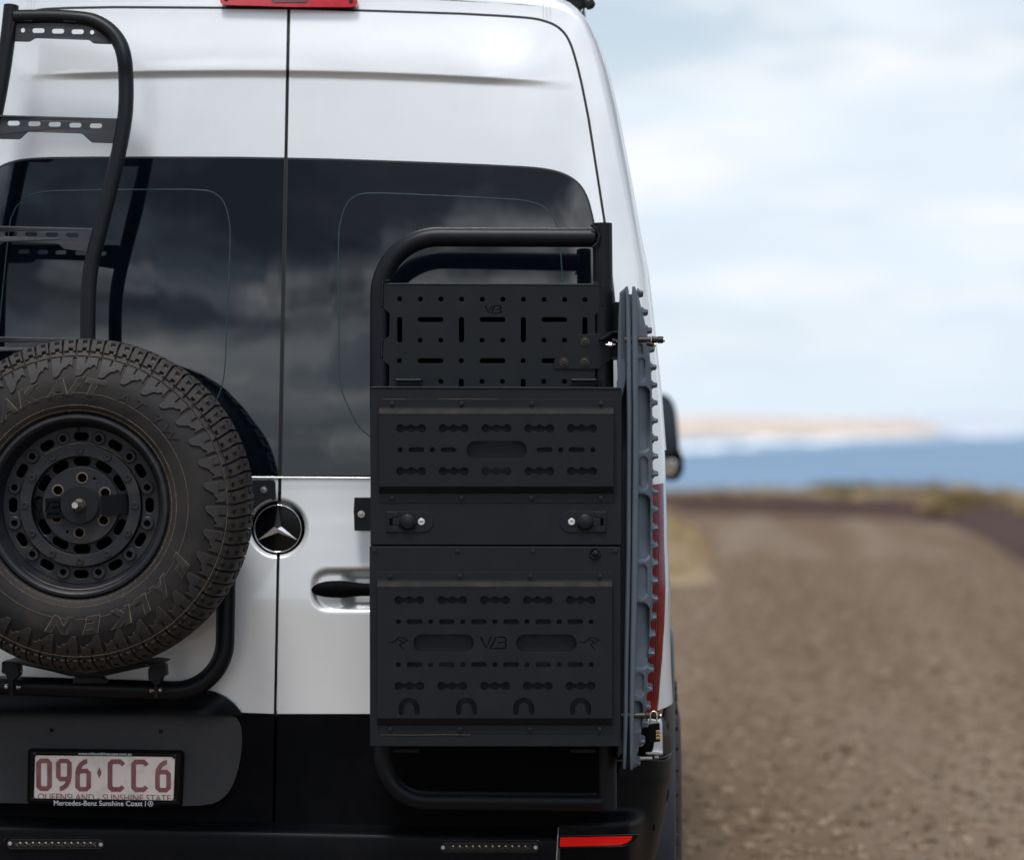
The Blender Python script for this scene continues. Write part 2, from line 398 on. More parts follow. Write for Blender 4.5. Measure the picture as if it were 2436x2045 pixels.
# land: one broad sheet behind the bank, wide round the camera
V = [(-160, 52, 0), (-60, 54, 0)] + [tuple(p) for p in far] + [(14, 16, 0), (26, 8, 0), (90, -20, 0), (400, -60, 0), (400, -700, 0), (-700, -700, 0), (-700, 52, 0)]
me = _curve_mesh([[(v[0], v[1]) for v in V]], 0, 0)
for v in me.vertices: v.co.z = 0
bm = bmesh.new(); bm.from_mesh(me); bmesh.ops.remove_doubles(bm, verts=bm.verts, dist=1e-4)
for f in bm.faces:
    if f.normal.z < 0: f.normal_flip()
bm.to_mesh(me); bm.free()
o = obj('ground', me, m_road); o['kind'] = 'structure'; o['label'] = 'brown gravel track running towards the sea'
# bank along the outside of the bend, then the fall to the shore
path = [Vector((-700, 52, 0)), Vector((-160, 52, 0)), Vector((-60, 54, 0))] + far + [Vector((14, 16, 0)), Vector((26, 8, 0)), Vector((90, -20, 0)), Vector((400, -60, 0))]
fine = []
for a, b in zip(path, path[1:]):
    k = max(1, min(40, int((b - a).length / .6)))
    for i in range(k): fine.append(a.lerp(b, i / k))
fine.append(path[-1])
def nrm(i):
    d = fine[min(i + 1, len(fine) - 1)] - fine[max(i - 1, 0)]; return Vector((-d.y, d.x, 0)).normalized()
offs = [(-.05, -.004), (.25, .13), (.7, .28), (1.15, .36), (1.9, .39), (2.6, .35), (4.5, -.4), (9, -3), (30, -18), (60, -30.5)]
V = []; F = []
for i, p in enumerate(fine):
    n = nrm(i)
    for k, (d, z) in enumerate(offs):
        j = mnoise.noise(Vector((p.x * .35, p.y * .35, k * .7))) ; j2 = mnoise.noise(Vector((p.x * 1.3, p.y * 1.3, k)))
        zz_ = z + (j * .10 + j2 * .04) * (1 if 0 < k < 6 else 0)
        q = p + n * (d + j * .25 * (k > 0)); V.append((q.x, q.y, zz_))
no = len(offs)
for i in range(len(fine) - 1):
    for k in range(no - 1): F.append((i * no + k, (i + 1) * no + k, (i + 1) * no + k + 1, i * no + k + 1))
me = mesh(V, F, 180)
me.materials.append(m_bank); me.materials.append(m_bankb)
for f in me.polygons: f.material_index = 0 if (f.index % (no - 1)) < 3 else 1
o = obj('embankment', me, m_bank); o['kind'] = 'structure'; o['label'] = 'low dark earth bank at the end of the track'
# grass: blades in clumps on the crest of the bank (uncountable)
def blades(name, spots, hgt, mats, per=60, rad=.35, label='', kind='stuff', wid=.012):
    V = []; F = []; MI = []
    for (q, hs) in spots:
        for _ in range(int(per * hs)):
            a = random.uniform(0, 2 * pi); r = rad * hs * random.random() ** .6
            b = q + Vector((cos(a) * r, sin(a) * r, -.03)); h = hgt * hs * random.uniform(.5, 1.1) * (1 - .5 * r / (rad * hs))
            l = Vector((cos(a) * random.uniform(.05, .5), sin(a) * random.uniform(.05, .5), 1)) * h
            s = Vector((random.uniform(-1, 1), random.uniform(-1, 1), 0)).normalized() * wid * random.uniform(.6, 1.4)
            m_ = b + l * .55 + Vector((0, 0, .02)); i = len(V)
            V += [b - s, b + s, m_ + s * .7, m_ - s * .7, b + l + Vector((cos(a), sin(a), -.4)) * .12 * h]
            F += [(i, i + 1, i + 2, i + 3), (i + 3, i + 2, i + 4)]; c = random.randrange(len(mats)); MI += [c, c]
    me = mesh(V, F, 0)
    for m_ in mats: me.materials.append(m_)
    for f, c in zip(me.polygons, MI): f.material_index = c
    return me
g_dry = mat('dry_grass', (.42, .31, .17), .9, spec=.2); g_grn = mat('green_grass', (.13, .135, .045), .9, spec=.2)
g_olv = mat('olive_grass', (.27, .225, .10), .9, spec=.2); g_red = mat('reddish_grass', (.20, .13, .085), .9, spec=.2)
sp = []
for i, p in enumerate(fine):
    if -20 < p.x < 60 and p.y > 5:
        n = nrm(i)
        for _ in range(5):
            d = random.uniform(.9, 3.0); q = p + n * d + Vector((random.uniform(-.3, .3), random.uniform(-.3, .3), .33)); sp.append((q, random.uniform(.35, .75)))
me = blades('grass', sp, .30, [g_dry, g_olv, g_dry, g_red, g_olv], 40, .45, wid=.03)
o = obj('grass', me, g_dry); o['kind'] = 'stuff'; o['label'] = 'dry olive grass along the crest of the bank'
def tuft(px, py_top, dist_px, sc, mats, label, group):
    """a clump rooted on the bank crest; dist_px is the pixel row of its foot on flat ground"""
    base = G(px, dist_px); top = CAM + ray(px, py_top) * ((base - CAM).length / ray(px, py_top).length)
    h = top.z - .22
    t_ = thing('grass_tuft', label, 'grass tuft', (base.x, base.y, .22), group)
    spots = [(Vector((base.x + random.uniform(-.9, .9) * sc, base.y + random.uniform(-.3, .3), .2)), random.uniform(.6, 1.05)) for _ in range(int(9 * sc) + 2)]
    spots.append((Vector((base.x, base.y, .2)), 1.1))
    obj('blades', blades('t', spots, max(h, .15) * 1.5, mats, 260, .38, wid=.03), mats[0], t_)
gg = 'olive grass tufts on the far road bank'
tuft(1835, 1156, 1214, .9, [g_olv, g_grn, g_dry], 'pale olive grass tuft, first tuft right of the van mirror', gg)
tuft(1975, 1150, 1214, .8, [g_grn, g_grn, g_olv], 'dark green grass tuft in the middle of the far bank', gg)
tuft(2052, 1148, 1214, 1.1, [g_grn, g_olv, g_olv], 'widest green grass tuft, just right of the dark green one', gg)
tuft(2190, 1148, 1216, 1.1, [g_olv, g_red, g_olv], 'reddish olive grass tuft left of the dry slope', gg)
tuft(2290, 1160, 1222, 1.0, [g_olv, g_dry, g_red], 'small brownish grass tuft beside the dry slope at right', gg)
tuft(2420, 1160, 1240, 1.6, [g_dry, g_dry, g_olv], 'sandy dry grass tuft at the right end of the bank', gg)
# near verge clump at the left road edge, beside the van
t_ = thing('grass_mound', 'straw coloured grass mound at the left road edge beside the van', 'grass mound', G(1585, 1400))
vr = []
c0 = G(1492, 1330)
def mound(u, v):
    x = -1.9 + 3.0 * u; y = -6 + 14 * v; h = .85 * max(0, 1 - ((x - -.6) / 1.55) ** 2) * max(0, 1 - ((y - 1) / 7) ** 2)
    return (c0.x + x, c0.y + y, h + .05 * mnoise.noise(Vector((x * 2, y * 2, 0))) - .03)
obj('mound_earth', grid(mound, [i / 24 for i in range(25)], [i / 40 for i in range(41)], 180), m_bankb, t_)
spm = []
for _ in range(220):
    u, v = random.random(), random.random(); q = Vector(mound(u, v))
    if q.z > .08: spm.append((q, random.uniform(.5, 1)))
obj('blades', blades('t', spm, .24, [g_dry, g_dry, g_olv, g_dry], 45, .28, wid=.011), g_dry, t_)

# sea
me = mesh([(-30000, -20000, -30), (40000, -20000, -30), (40000, 45000, -30), (-30000, 45000, -30)], [(0, 1, 2, 3)], 0)
o = obj('sea', me, m_sea); o['kind'] = 'structure'; o['label'] = 'blue sea out to the horizon'
# headland: ridge whose near shore runs from lower left to upper right in view
def far_pt(px, py, dist):
    d = ray(px, py); return CAM + d * (dist / hypot(d.x, d.y))
def headland(name, pts, mt, label):
    V = []; F = []
    for (px, pyt, dist, dep) in pts:
        d = far_pt(px, 1015, 1000) - CAM; d.z = 0; d.normalize(); top = CAM.z + (1015 - pyt) / FPX * (dist + .5 * dep)
        for k, (s, hz) in enumerate(((0, -30.5), (.06, -24), (.25, top * .35 - 12), (.5, top), (1.0, top * .95), (1.5, -31))):
            q = CAM + d * (dist + s * dep); V.append((q.x, q.y, hz))
    for i in range(len(pts) - 1):
        for k in range(5): F.append((i * 6 + k, (i + 1) * 6 + k, (i + 1) * 6 + k + 1, i * 6 + k + 1))
    o = obj(name, mesh(V, F, 180), mt); o['kind'] = 'structure'; o['label'] = label
headland('headland', [(1300, 994, 8600, 900), (1560, 992, 8800, 900), (1700, 991, 9000, 940), (1850, 993, 9300, 900), (2000, 996, 9800, 900), (2100, 1000, 10200, 900), (2180, 1003, 10800, 800), (2215, 1010, 11000, 500), (2240, 1022, 11300, 300)], m_land, 'pale sandy headland across the water')
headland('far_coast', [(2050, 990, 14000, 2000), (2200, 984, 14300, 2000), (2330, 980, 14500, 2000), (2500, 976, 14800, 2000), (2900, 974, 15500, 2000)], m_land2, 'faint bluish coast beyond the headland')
# pale shallows broken by surf between the headland and the open water
sh = [(1300, 1036, 1092), (1600, 1036, 1078), (1800, 1036, 1066), (2000, 1035, 1057), (2200, 1030, 1049), (2350, 1024, 1044), (2700, 1022, 1036)]
V = []; F = []
for px, ya, yb in sh:
    for k in range(9): V.append(tuple(G(px, ya + (yb - ya) * k / 8, -29.95)))
for i in range(len(sh) - 1):
    for k in range(8): F.append((i * 9 + k, (i + 1) * 9 + k, (i + 1) * 9 + k + 1, i * 9 + k + 1))
m_sh = mat('surf_shallows', (.22, .34, .47), .6, spec=.3, var=(.50, .58, .64), vscale=.009, vlo=.48, vhi=.66)
o = obj('shallows', mesh(V, F, 0), m_sh); o['kind'] = 'structure'; o['label'] = 'pale shallow water with lines of surf'
# surf along the shore
def foam(px, pw, py, n):
    V = []; F = []
    for _ in range(n):
        a = random.uniform(-pw, pw); q = G(px + a, py + random.uniform(-3.5, 3.5), -29.9); r = random.uniform(2.0, 6) * (q.y / 5000 + .4)
        i = len(V); ring = [(q.x + r * 1.3 * cos(t * pi / 4) * random.uniform(.7, 1.2), q.y + 34 * r * sin(t * pi / 4) * random.uniform(.7, 1.2), -29.9) for t in range(8)]
        V += ring + [(q.x, q.y, -28.4 - random.random())]; F += [(i + k, i + (k + 1) % 8, i + 8) for k in range(8)]
    return V, F
V = []; F = []
for px, pw, py, n in ((1818, 16, 1047, 120), (1985, 18, 1041, 40), (2090, 50, 1036, 60), (2320, 20, 1030, 50), (2390, 20, 1029, 50), (1620, 90, 1060, 16), (1650, 60, 1066, 30), (1730, 60, 1060, 26), (1985, 24, 1043, 26), (2060, 45, 1038, 30), (1900, 60, 1050, 30), (2310, 22, 1031, 30), (2380, 26, 1030, 30), (2300, 160, 1027, 40), (2150, 60, 1036, 30)):
    v, f = foam(px, pw, py, n); k = len(V); V += v; F += [tuple(i + k for i in q) for q in f]
o = obj('surf', mesh(V, F, 180), m_foam); o['kind'] = 'stuff'; o['label'] = 'white breakers along the foot of the headland'
# loose stones on the track near the van
ico = bmesh.new(); bmesh.ops.create_icosphere(ico, subdivisions=1, radius=1)
iv = [v.co.copy() for v in ico.verts]; ifc = [tuple(v.index for v in f.verts) for f in ico.faces]; ico.free()
V = []; F = []
for _ in range(42000):
    yy_ = -5 + 32 * random.random() ** 1.15; q = Vector((random.gauss(2.6, 2.2), yy_, 0)); r = random.uniform(.007, .023) * (1.9 if random.random() < .05 else 1); k = len(V)
    s = (r * random.uniform(.7, 1.3), r * random.uniform(.7, 1.3), r * random.uniform(.45, .8))
    V += [(q.x + a.x * s[0] * random.uniform(.85, 1.15), q.y + a.y * s[1], q.z + r * .15 + a.z * s[2]) for a in iv]; F += [tuple(i + k for i in f) for f in ifc]
m_stone = mat('loose_gravel', (.080, .055, .036), .95, spec=.2, var=(.27, .205, .145), vscale=9, vlo=.35, vhi=.65, vdet=2)
o = obj('gravel', mesh(V, F, 0), m_stone); o['kind'] = 'stuff'; o['label'] = 'loose brown gravel on the track'

# ------------------------------------------------------------------ the van
ROLL = 0.019
def seam(py): return 687 - (py - 20) * ROLL
def Ys(px, py):
    a = (px - seam(py)) / 915
    y = .05 * a * a + .35 * max(0, abs(a) - .72) ** 2
    if py < 1137:
        t = (1137 - py) / 915; y += .035 * t + .045 * t * t
    else: y -= .016 * ss(py, 1150, 1460)
    if py < 330:
        cy = 168 + 4.75e-5 * (px - 560) ** 2; amt = 1 - ss(abs(px - 690), 430, 690)
        t = (py - cy) / 19
        if t < 0: f = ss(py, cy - 170, cy)
        else: f = max(0, 1 - t) ** 1.7
        y -= .013 * amt * f
    if 560 < px < 1010 and 1170 < py < 1500:
        r = hypot(px - 661.6, py - 1256.6); y += .018 * (1 - ss(r, 57, 71))
        dx = max(0, 790 - px) / 52; dy = abs(py - 1403) / 53
        d = (dx ** 2.6 + dy ** 2.6) ** (1 / 2.6); k = 1 - ss(px, 930, 1000); y += .011 * k * (1 - ss(d, .70, 1.02))
        if px > 806: y += .016 * k * ss(px, 806, 850) * (1 - ss(abs(py - 1403), 28, 47))
    return y
def Yb(px, py):
    return Ys(px, py) + .02 * (720 < px < 1040 and 1325 < py < 1485) + .012 * (hypot(px - 661, py - 1256) < 85)
def expand(o_, d):
    P = [Vector(p) for p in o_]; n = len(P); ar = sum(P[i - 1].x * P[i].y - P[i].x * P[i - 1].y for i in range(n)); s = 1 if ar > 0 else -1
    R = []
    for i in range(n):
        e1 = (P[i] - P[i - 1]).normalized(); e2 = (P[(i + 1) % n] - P[i]).normalized()
        n1 = Vector((e1.y, -e1.x)) * s; n2 = Vector((e2.y, -e2.x)) * s; b = (n1 + n2).normalized(); k = d / max(.35, b.dot(n1))
        R.append((P[i].x + b.x * k, P[i].y + b.y * k))
    return R
def lines(a, b, step, fine_=()):
    o_ = []; x = a
    while x < b:
        o_.append(x); st = step
        for (f0, f1, fs) in fine_:
            if f0 <= x < f1: st = min(st, fs)
            elif x < f0 < x + st: st = f0 - x
        x += st
    o_.append(b); return o_
def panel(name, outline, off, mt, parent, rim=.012, step=16, fx=(), fy=(), fn=Ys, smooth=60, label=None):
    """convex piece of the van's skin: outline in photo pixels of the rear face, lying `off` behind the skin"""
    xs = [p[0] for p in outline]; ys = [p[1] for p in outline]
    us = lines(min(xs) - 1, max(xs) + 1, step, fx); vs = lines(min(ys) - 1, max(ys) + 1, step, fy)
    bm = bmesh.new()
    R = [[bm.verts.new((u, v, 0)) for u in us] for v in vs]
    for j in range(len(vs) - 1):
        for i in range(len(us) - 1): bm.faces.new((R[j][i], R[j + 1][i], R[j + 1][i + 1], R[j][i + 1]))
    P = outline; n = len(P); ar = sum(P[i - 1][0] * P[i][1] - P[i][0] * P[i - 1][1] for i in range(n)); s = 1 if ar > 0 else -1
    for i in range(n):
        a, b = P[i], P[(i + 1) % n]; ex, ey = b[0] - a[0], b[1] - a[1]
        if abs(ex) + abs(ey) < 1.5: continue
        bmesh.ops.bisect_plane(bm, geom=bm.verts[:] + bm.edges[:] + bm.faces[:], plane_co=(a[0], a[1], 0), plane_no=(ey * s, -ex * s, 0), clear_outer=True, dist=.01)
    for v in bm.verts:
        v.co = U(v.co.x, v.co.y, fn(v.co.x, v.co.y) + off)
    for f in bm.faces: f.smooth = True
    bmesh.ops.recalc_face_normals(bm, faces=bm.faces)
    bm.faces.ensure_lookup_table()
    if sum(f.normal.y for f in bm.faces) > 0: bmesh.ops.reverse_faces(bm, faces=bm.faces)
    if rim:
        be = [e for e in bm.edges if e.is_boundary]
        r = bmesh.ops.extrude_edge_only(bm, edges=be)
        for v in [g for g in r['geom'] if isinstance(g, bmesh.types.BMVert)]: v.co.y += rim
    me = bpy.data.meshes.new(name); bm.to_mesh(me); bm.free()
    shade(me, smooth)
    return obj(name, me, mt, parent, label=label)
def mir(o_): return [(2 * seam(y) - x, y - 2 * ROLL * (x - seam(y))) for x, y in o_][::-1]
AX = Vector((cos(ROLL), 0, -sin(ROLL))); O0 = U(seam(1022), 1022, 0)
def mirw(p): p = Vector(p); return p - AX * (2 * (p - O0).dot(AX))

van = thing('camper_van', 'silver white high roof camper van parked with its closed rear doors to the camera', 'van', (O0.x, 0, 0))
door_r = [(seam(23) + 4, 23.5), (900, 30), (1100, 36.5), (1200, 42), (1262, 47), (1292, 53), (1318, 63), (1338, 79), (1353, 103), (1366, 142), (1381, 202), (1397, 282), (1434, 520), (1450, 640), (1462, 760), (1470, 900), (1475, 1137), (1477, 1400), (1477, 1697), (seam(1697) + 4, 1697)]
def densify(P, i0, i1, k=4):
    o_ = list(P[:i0])
    for i in range(i0, i1):
        a, b, c, d = [Vector(P[j]) for j in (i - 1, i, i + 1, i + 2)]
        for j in range(k):
            t = j / k; q = .5 * ((2 * b) + (c - a) * t + (2 * a - 5 * b + 4 * c - d) * t * t + (3 * b - a - 3 * c + d) * t ** 3); o_.append((q.x, q.y))
    return o_ + list(P[i1:])
door_r = densify(door_r, 3, 10)
door_l = mir(door_r)
IO = [(687, -10, 687, -62), (900, -6, 905, -58), (1100, 2, 1110, -48), (1180, 8, 1225, -32), (1240, 11, 1290, -18), (1290, 16, 1332, -4), (1320, 20, 1358, 9), (1345, 27, 1377, 25), (1365, 39, 1393, 44), (1380, 56, 1405, 64), (1400, 98, 1424, 106), (1420, 160, 1446, 172), (1440, 250, 1469, 270), (1470, 400, 1500, 430), (1495, 530, 1520, 550), (1513, 640, 1539, 645), (1530, 800, 1557, 803), (1545, 940, 1571, 940), (1553, 1060, 1581, 1070), (1556, 1140, 1584, 1140), (1560, 1300, 1588, 1300), (1562, 1400, 1595, 1400), (1562, 1500, 1594, 1500), (1562, 1600, 1597, 1600), (1562, 1690, 1601, 1670)]
ring = [(x, y) for x, y, _, _ in IO]; ringl = mir(ring)
full = ring + ringl
panel('body_rear', full, .005, M['paint'], van, fn=lambda x, y: Yb(x, y) + .005, rim=0, step=24, fx=[(1200, 1600, 8), (-260, 40, 8)], fy=[(-60, 100, 5), (100, 330, 4), (1170, 1490, 6)])
# wrapped corner, roof and sides
V = []; F = []
SHO = .010
secs = [('a', k / 7) for k in range(8)] + [('s', .35, .004), ('s', .9, .010), ('s', 2.2, .012), ('s', 4.2, .010), ('s', 4.7, -.03), ('s', 5.1, -.12)]
prof = []
allp = [(a, 1) for a in IO] + [(a, -1) for a in IO[1:]]
def shell_pt(a, s, sec):
    ix, iy, ox, oy = a; y0 = Ys(ix, iy) + SHO; P1 = U(ix, iy, y0); P2 = U(ox, oy, y0 + .075)
    out = Vector((P2.x - P1.x, 0, P2.z - P1.z)).normalized()
    if sec[0] == 'a':
        t = sec[1] * pi / 2; q = P1 + Vector((P2.x - P1.x, 0, P2.z - P1.z)) * sin(t); q.y = P1.y + (P2.y - P1.y) * (1 - cos(t))
    else:
        q = P2 + out * sec[2]; q.y = P2.y + sec[1]
        if sec[1] > 4.3:
            k = (sec[1] - 4.2); q.z -= k * max(0, (q.z - 1.3)) * .75
    return mirw(q) if s < 0 else q
order = [(a, -1) for a in IO[::-1][:-1]] + [(a, 1) for a in IO]
for a, s in order:
    for sec in secs: V.append(shell_pt(a, s, sec))
ns = len(secs)
for i in range(len(order) - 1):
    for k in range(ns - 1): F.append((i * ns + k, i * ns + k + 1, (i + 1) * ns + k + 1, (i + 1) * ns + k))
obj('body_side', mesh(V, F, 60), M['paint'], van)
# pressed rain rail lines along the roof edge
for dd in (.10, .16):
    P = [shell_pt(a, 1, ('s', dd, .003)) for a in IO[6:19]]
    obj('side_crease', sweep(P, .0028, 6), M['paint'], van)
# floor of the shell and front closing
p_ = [shell_pt(a, s, ('s', 5.1, -.12)) for a, s in order]
me = mesh([tuple(v) for v in p_], [tuple(range(len(p_)))], 0); obj('windscreen', me, M['gloss'], van)
q0, q1 = shell_pt(IO[-1], 1, ('s', .4, 0)), shell_pt(IO[-1], -1, ('s', .4, 0))
obj('sill', box((q0.x + q1.x) / 2, 2.75, .75, q0.x - q1.x - .02, 5.1, .42, .03), M['plastic'], van)
# black sheets behind the doors: seal colour that also stands for gap shade
for nm, o_ in (('gap_shade_seal', door_r), ('gap_shade_seal', door_l)):
    panel(nm, expand(o_, 6.0), .0075, M['rubber'], van, fn=Yb, rim=0, step=24, fx=[(600, 720, 6), (1200, 1600, 10)], fy=[(0, 100, 6), (100, 330, 4), (1170, 1490, 6)])
FY = [(100, 330, 3), (1170, 1480, 4)]; FXR = [(600, 960, 4), (1000, 1480, 12)]; FXL = [(560, 680, 4)]
dr = panel('rear_door', door_r, 0, M['paint'], van, fx=FXR, fy=FY)
dl = panel('rear_door', door_l, 0, M['paint'], van, fx=FXL, fy=FY)
glass_r = [(seam(380) + 5, 379.5), (800, 382), (1000, 389), (1150, 395), (1240, 399.5), (1290, 404), (1325, 411), (1354, 423), (1377, 441), (1393, 467), (1404, 503), (1415, 560), (1431, 700), (1441, 900), (1446, 1131), (seam(1131) + 5, 1131)]
glass_r = densify(glass_r, 4, 12, 3)
glass_l = mir(glass_r)
for d_, gl in ((dr, glass_r), (dl, glass_l)):
    panel('window_seal', expand(gl, 4.5), -.0015, M['rubber'], d_, rim=.004, step=28)
    panel('window', gl, -.0035, M['glass'], d_, rim=.002, step=24)
def on_skin(pts, off): return [U(x, y, Ys(x, y) + off) for x, y in pts]
fr = [(805, 650), (806, 560), (812, 520), (826, 484), (852, 464), (890, 460), (940, 461), (1010, 464), (1100, 468), (1190, 473), (1245, 477), (1285, 488), (1308, 507), (1322, 530), (1333, 590), (1350, 900), (1340, 990), (1290, 1060), (1180, 1080), (960, 1070), (870, 1030), (830, 970), (808, 900), (806, 760)]
def smoothpts(P, k=6):
    P = [Vector(p) for p in P]; n = len(P); o_ = []
    for i in range(n):
        a, b, c, d = P[i - 1], P[i], P[(i + 1) % n], P[(i + 2) % n]
        for j in range(k):
            t = j / k; o_.append(.5 * ((2 * b) + (c - a) * t + (2 * a - 5 * b + 4 * c - d) * t * t + (3 * b - a - 3 * c + d) * t ** 3))
    return o_
for d_, f_ in ((dr, fr), (dl, mir([(x + (0 if x > 1000 else 0), y) for x, y in fr]))):
    obj('frit_edge', sweep(on_skin([tuple(p) for p in smoothpts(f_)], -.0036), .0016, 6, closed=True), M['frit'], d_)
# bright flange beside the seam between the two windows
obj('seam_trim', sweep(on_skin([(seam(y) + 2.5, y) for y in range(384, 1136, 24)], .0), .0014, 8), M['chrome'], van)
obj('seam_trim', sweep(on_skin([(seam(y) + 3.4, y) for y in range(1330, 1700, 24)], .0), .0010, 8), M['paint'], van)
P = on_skin([(x, 1135.5 + (x - 660) * .006) for x in range(300, 1440, 20)], -.002)
obj('belt_moulding', sweep(P, .0026, 10), M['paint'], van)

# high brake light
bl = panel('brake_light', [(531, -14), (848, -10), (851, 8), (846, 15), (838, 17.5), (700, 17), (538, 12.5), (526, 9), (523, 3)], -.024, M['redb'], van, rim=.03, step=8)
panel('lens', [(641, -14), (735, -13), (731, 3), (727, 6.5), (652, 6), (646, 3)], -.0265, M['redd'], bl, rim=.003, step=6)
for x, y in ((538, -1), (835, 2)):
    p = U(x, y, Ys(x, y) - .025); obj('screw', lathe([(.0055, 0), (.0055, .002), (.0042, .003), (.0022, .003), (.0022, .0015), (0, .0015)], 14), M['darksteel'], bl, p)
# joint sealer lines left and right of the roof corner
for xa in (1292, 1300, 1308):
    for m_ in (0, 1):
        pts = [(xa + (y + 6) * .03, y) for y in range(-6, 46, 4)]
        if m_: pts = mir(pts)
        obj('seam_bead', sweep(on_skin(pts, .004), .0007, 6), M['paint'], van)

# emblem
ec = U(661.6, 1256.6, Ys(661.6, 1256.6) - .006)
em = obj('emblem', lathe([(.0715, -.002), (.0705, .004), (.0655, .006), (.0635, .001), (.0625, .004), (.0, .006)], 64), M['gloss'], van, ec)  # outer black ring stands in for shade in the badge recess
r0 = .0612
obj('ring', sweep([ec + Vector((r0 * cos(t), -.0075, r0 * sin(t))) for t in [2 * pi * i / 64 for i in range(64)]], .0016, 10, closed=True), M['chrome'], em)
V = [(0, -.013, 0)]; F = []
for k in range(3):
    t = pi / 2 + k * 2 * pi / 3; V.append((.0595 * cos(t), -.0075, .0595 * sin(t))); t2 = t + pi / 3; V.append((.0105 * cos(t2), -.006, .0105 * sin(t2)))
for k in range(6): F.append((0, 1 + k, 1 + (k + 1) % 6))
me = mesh([Vector(v) for v in V], F, 0); obj('star', me, M['badge'], em, ec)
# door handle
hp = [(741, 1402), (747, 1402), (758, 1401.5), (775, 1401), (797, 1401), (799.5, 1401), (802, 1401), (820, 1401), (840, 1401.5), (862, 1402), (930, 1403), (990, 1403)]
hr = [.003, .0105, .0165, .0205, .0225, .0212, .0225, .0222, .0188, .0168, .0165, .016]
me = sweep([U(x, y, -.014) for x, y in hp], hr, 20); 
for v in me.vertices: v.co.y = -.014 + (v.co.y + .014) * .75
obj('door_handle', me, M['plastic'], dr)

# tail lamp, right (and its twin on the hidden side)
lampR = [(1146, 1584), (1300, 1588), (1400, 1594.5), (1480, 1593), (1560, 1590), (1600, 1587), (1660, 1582), (1700, 1577)]
def lamp(u, v):
    y = 1151 + v * 549; xr = lerp_tab(lampR, y); xl = 1500; x = xl + (xr - xl) * (1 - (1 - u) ** 1.6)
    yy = y + (6 * (1 - u) * (1 - v)) - 4 * u * (1 - v)
    t = u; return U(x, yy, .015 + .20 * (1 - math.sqrt(max(0, 1 - t ** 2.4))) + .02 * t)
lm = grid(lamp, [i / 26 for i in range(27)], [i / 40 for i in range(41)], 180)
tl = obj('tail_lamp', lm, M['red'], van)
for x in (1551, 1556, 1561, 1566):
    obj('lens_rib', sweep([U(x - .0 * y, y, .012 + .0015 * (x - 1545)) for y in range(1190, 1690, 25)], .0012, 6), M['redd'], tl)
me = lm.copy()
for v in me.vertices: v.co = mirw(v.co)
me.flip_normals(); obj('tail_lamp', me, M['red'], van)

# black lower half of the doors and plate recess
def Yl(px, py):
    y = Ys(px, max(py, 1137)) - .006
    # recessed tray round the number plate, leaning to the sky
    d = max(px - 470, 0) / 100; e = max(abs(py - 1800) - 60, 0) / 52
    t = 1 - ss((d ** 2.4 + e ** 2.4) ** (1 / 2.4), .78, 1.02)
    return y + t * .0 + (1 - t) * .016 - t * .0 
panel('lower_cladding', [(-250, 1690), (seam(1697) - 3, 1698.5), (seam(1945) - 3, 1996), (-250, 1982)], -.004, M['plastic'], dl, step=10)
panel('lower_cladding', [(seam(1697) + 4, 1699), (1500, 1704), (1500, 2000), (seam(1945) + 4, 1999)], -.004, M['plastic'], dr, step=20)
def Yt(px, py):
    t = (py - 1700) / 210; return Ys(px, 1300) - .026 - .022 * t + .012 * ss(px, 500, 578)
tray = [(-250, 1696), (550, 1700), (562, 1706), (570, 1718), (574.5, 1735), (576, 1755), (575, 1778), (572, 1802), (567, 1826), (560.5, 1848), (553, 1867), (544, 1883), (533, 1895), (519, 1905), (503, 1911), (480, 1914.5), (440, 1916), (-250, 1905)]
panel('plate_recess', tray, 0, M['plastic_lit'], dl, step=10, fn=Yt, rim=.04)
cap_ = [(-250, 1633), (300, 1636), (488, 1641), (512, 1646), (536, 1657), (556, 1673), (571, 1690), (576, 1701), (-250, 1699)]
def Yc(px, py): return Ys(px, 1300) - .020 - .05 * ss(py, 1630, 1700) * (1 - ss(px, 470, 576))
panel('plate_housing', cap_, 0, M['bumper'], dl, step=10, fn=Yc, rim=.03)
for x, y in ((123, 1736), (382, 1739)):
    p = U(x, y, Yt(x, y) - .001); obj('screw_hole', lathe([(.0062, 0), (.0062, .0012), (.003, .0012), (.003, -.002), (0, -.002)], 4), M['dark'], dl, p, (0, radians(45), 0))

# number plate
YP = Yt(250, 1850) - .021
fo = rpoly([(66, 1780), (431, 1785), (437, 1792), (433, 1918), (372, 1919), (368, 1922), (126, 1918), (121, 1912), (64, 1911)], 9)
fi = rpoly([(83, 1796), (416, 1800), (412, 1903), (80, 1898)], 5)
fd = obj('number_plate', flat([fi_ for fi_ in [expand(fi, 3)]], YP + .004, .002, 0), M['plate'], van)
def pf(x, y): return 0
frm = obj('plate_frame', flat([fo, fi], YP, .016, .0035), M['plastic'], van)
obj('plate_frame_step', flat([expand(fo, -7), expand(fi, 3)], YP - .0012, .003, .001), M['gloss'], frm)
def ch(poly, x, sc=1 / 3., y=1803, flip=None):
    outs = []
    for o_ in poly:
        if flip: o_ = [(flip[0] - a, flip[1] - b) for a, b in o_]
        outs.append([(x + a * sc, y + (x - 86) * .012 + b * sc) for a, b in o_])
    return outs
six = [[(85, 0), (58, 6), (28, 28), (8, 62), (0, 100), (0, 205), (28, 232), (84, 232), (112, 205), (112, 97), (86, 70), (42, 70), (50, 55), (66, 41), (85, 33)], rrect(33, 103, 79, 200, 9)]
zero = [[(28, 0), (84, 0), (112, 28), (112, 204), (84, 232), (28, 232), (0, 204), (0, 28)], rrect(34, 34, 78, 198, 9)]
cee = [[(26, 0), (94, 0), (125, 32), (102, 50), (84, 34), (42, 34), (34, 42), (34, 190), (42, 198), (84, 198), (98, 184), (122, 204), (94, 232), (26, 232), (0, 205), (0, 26)]]
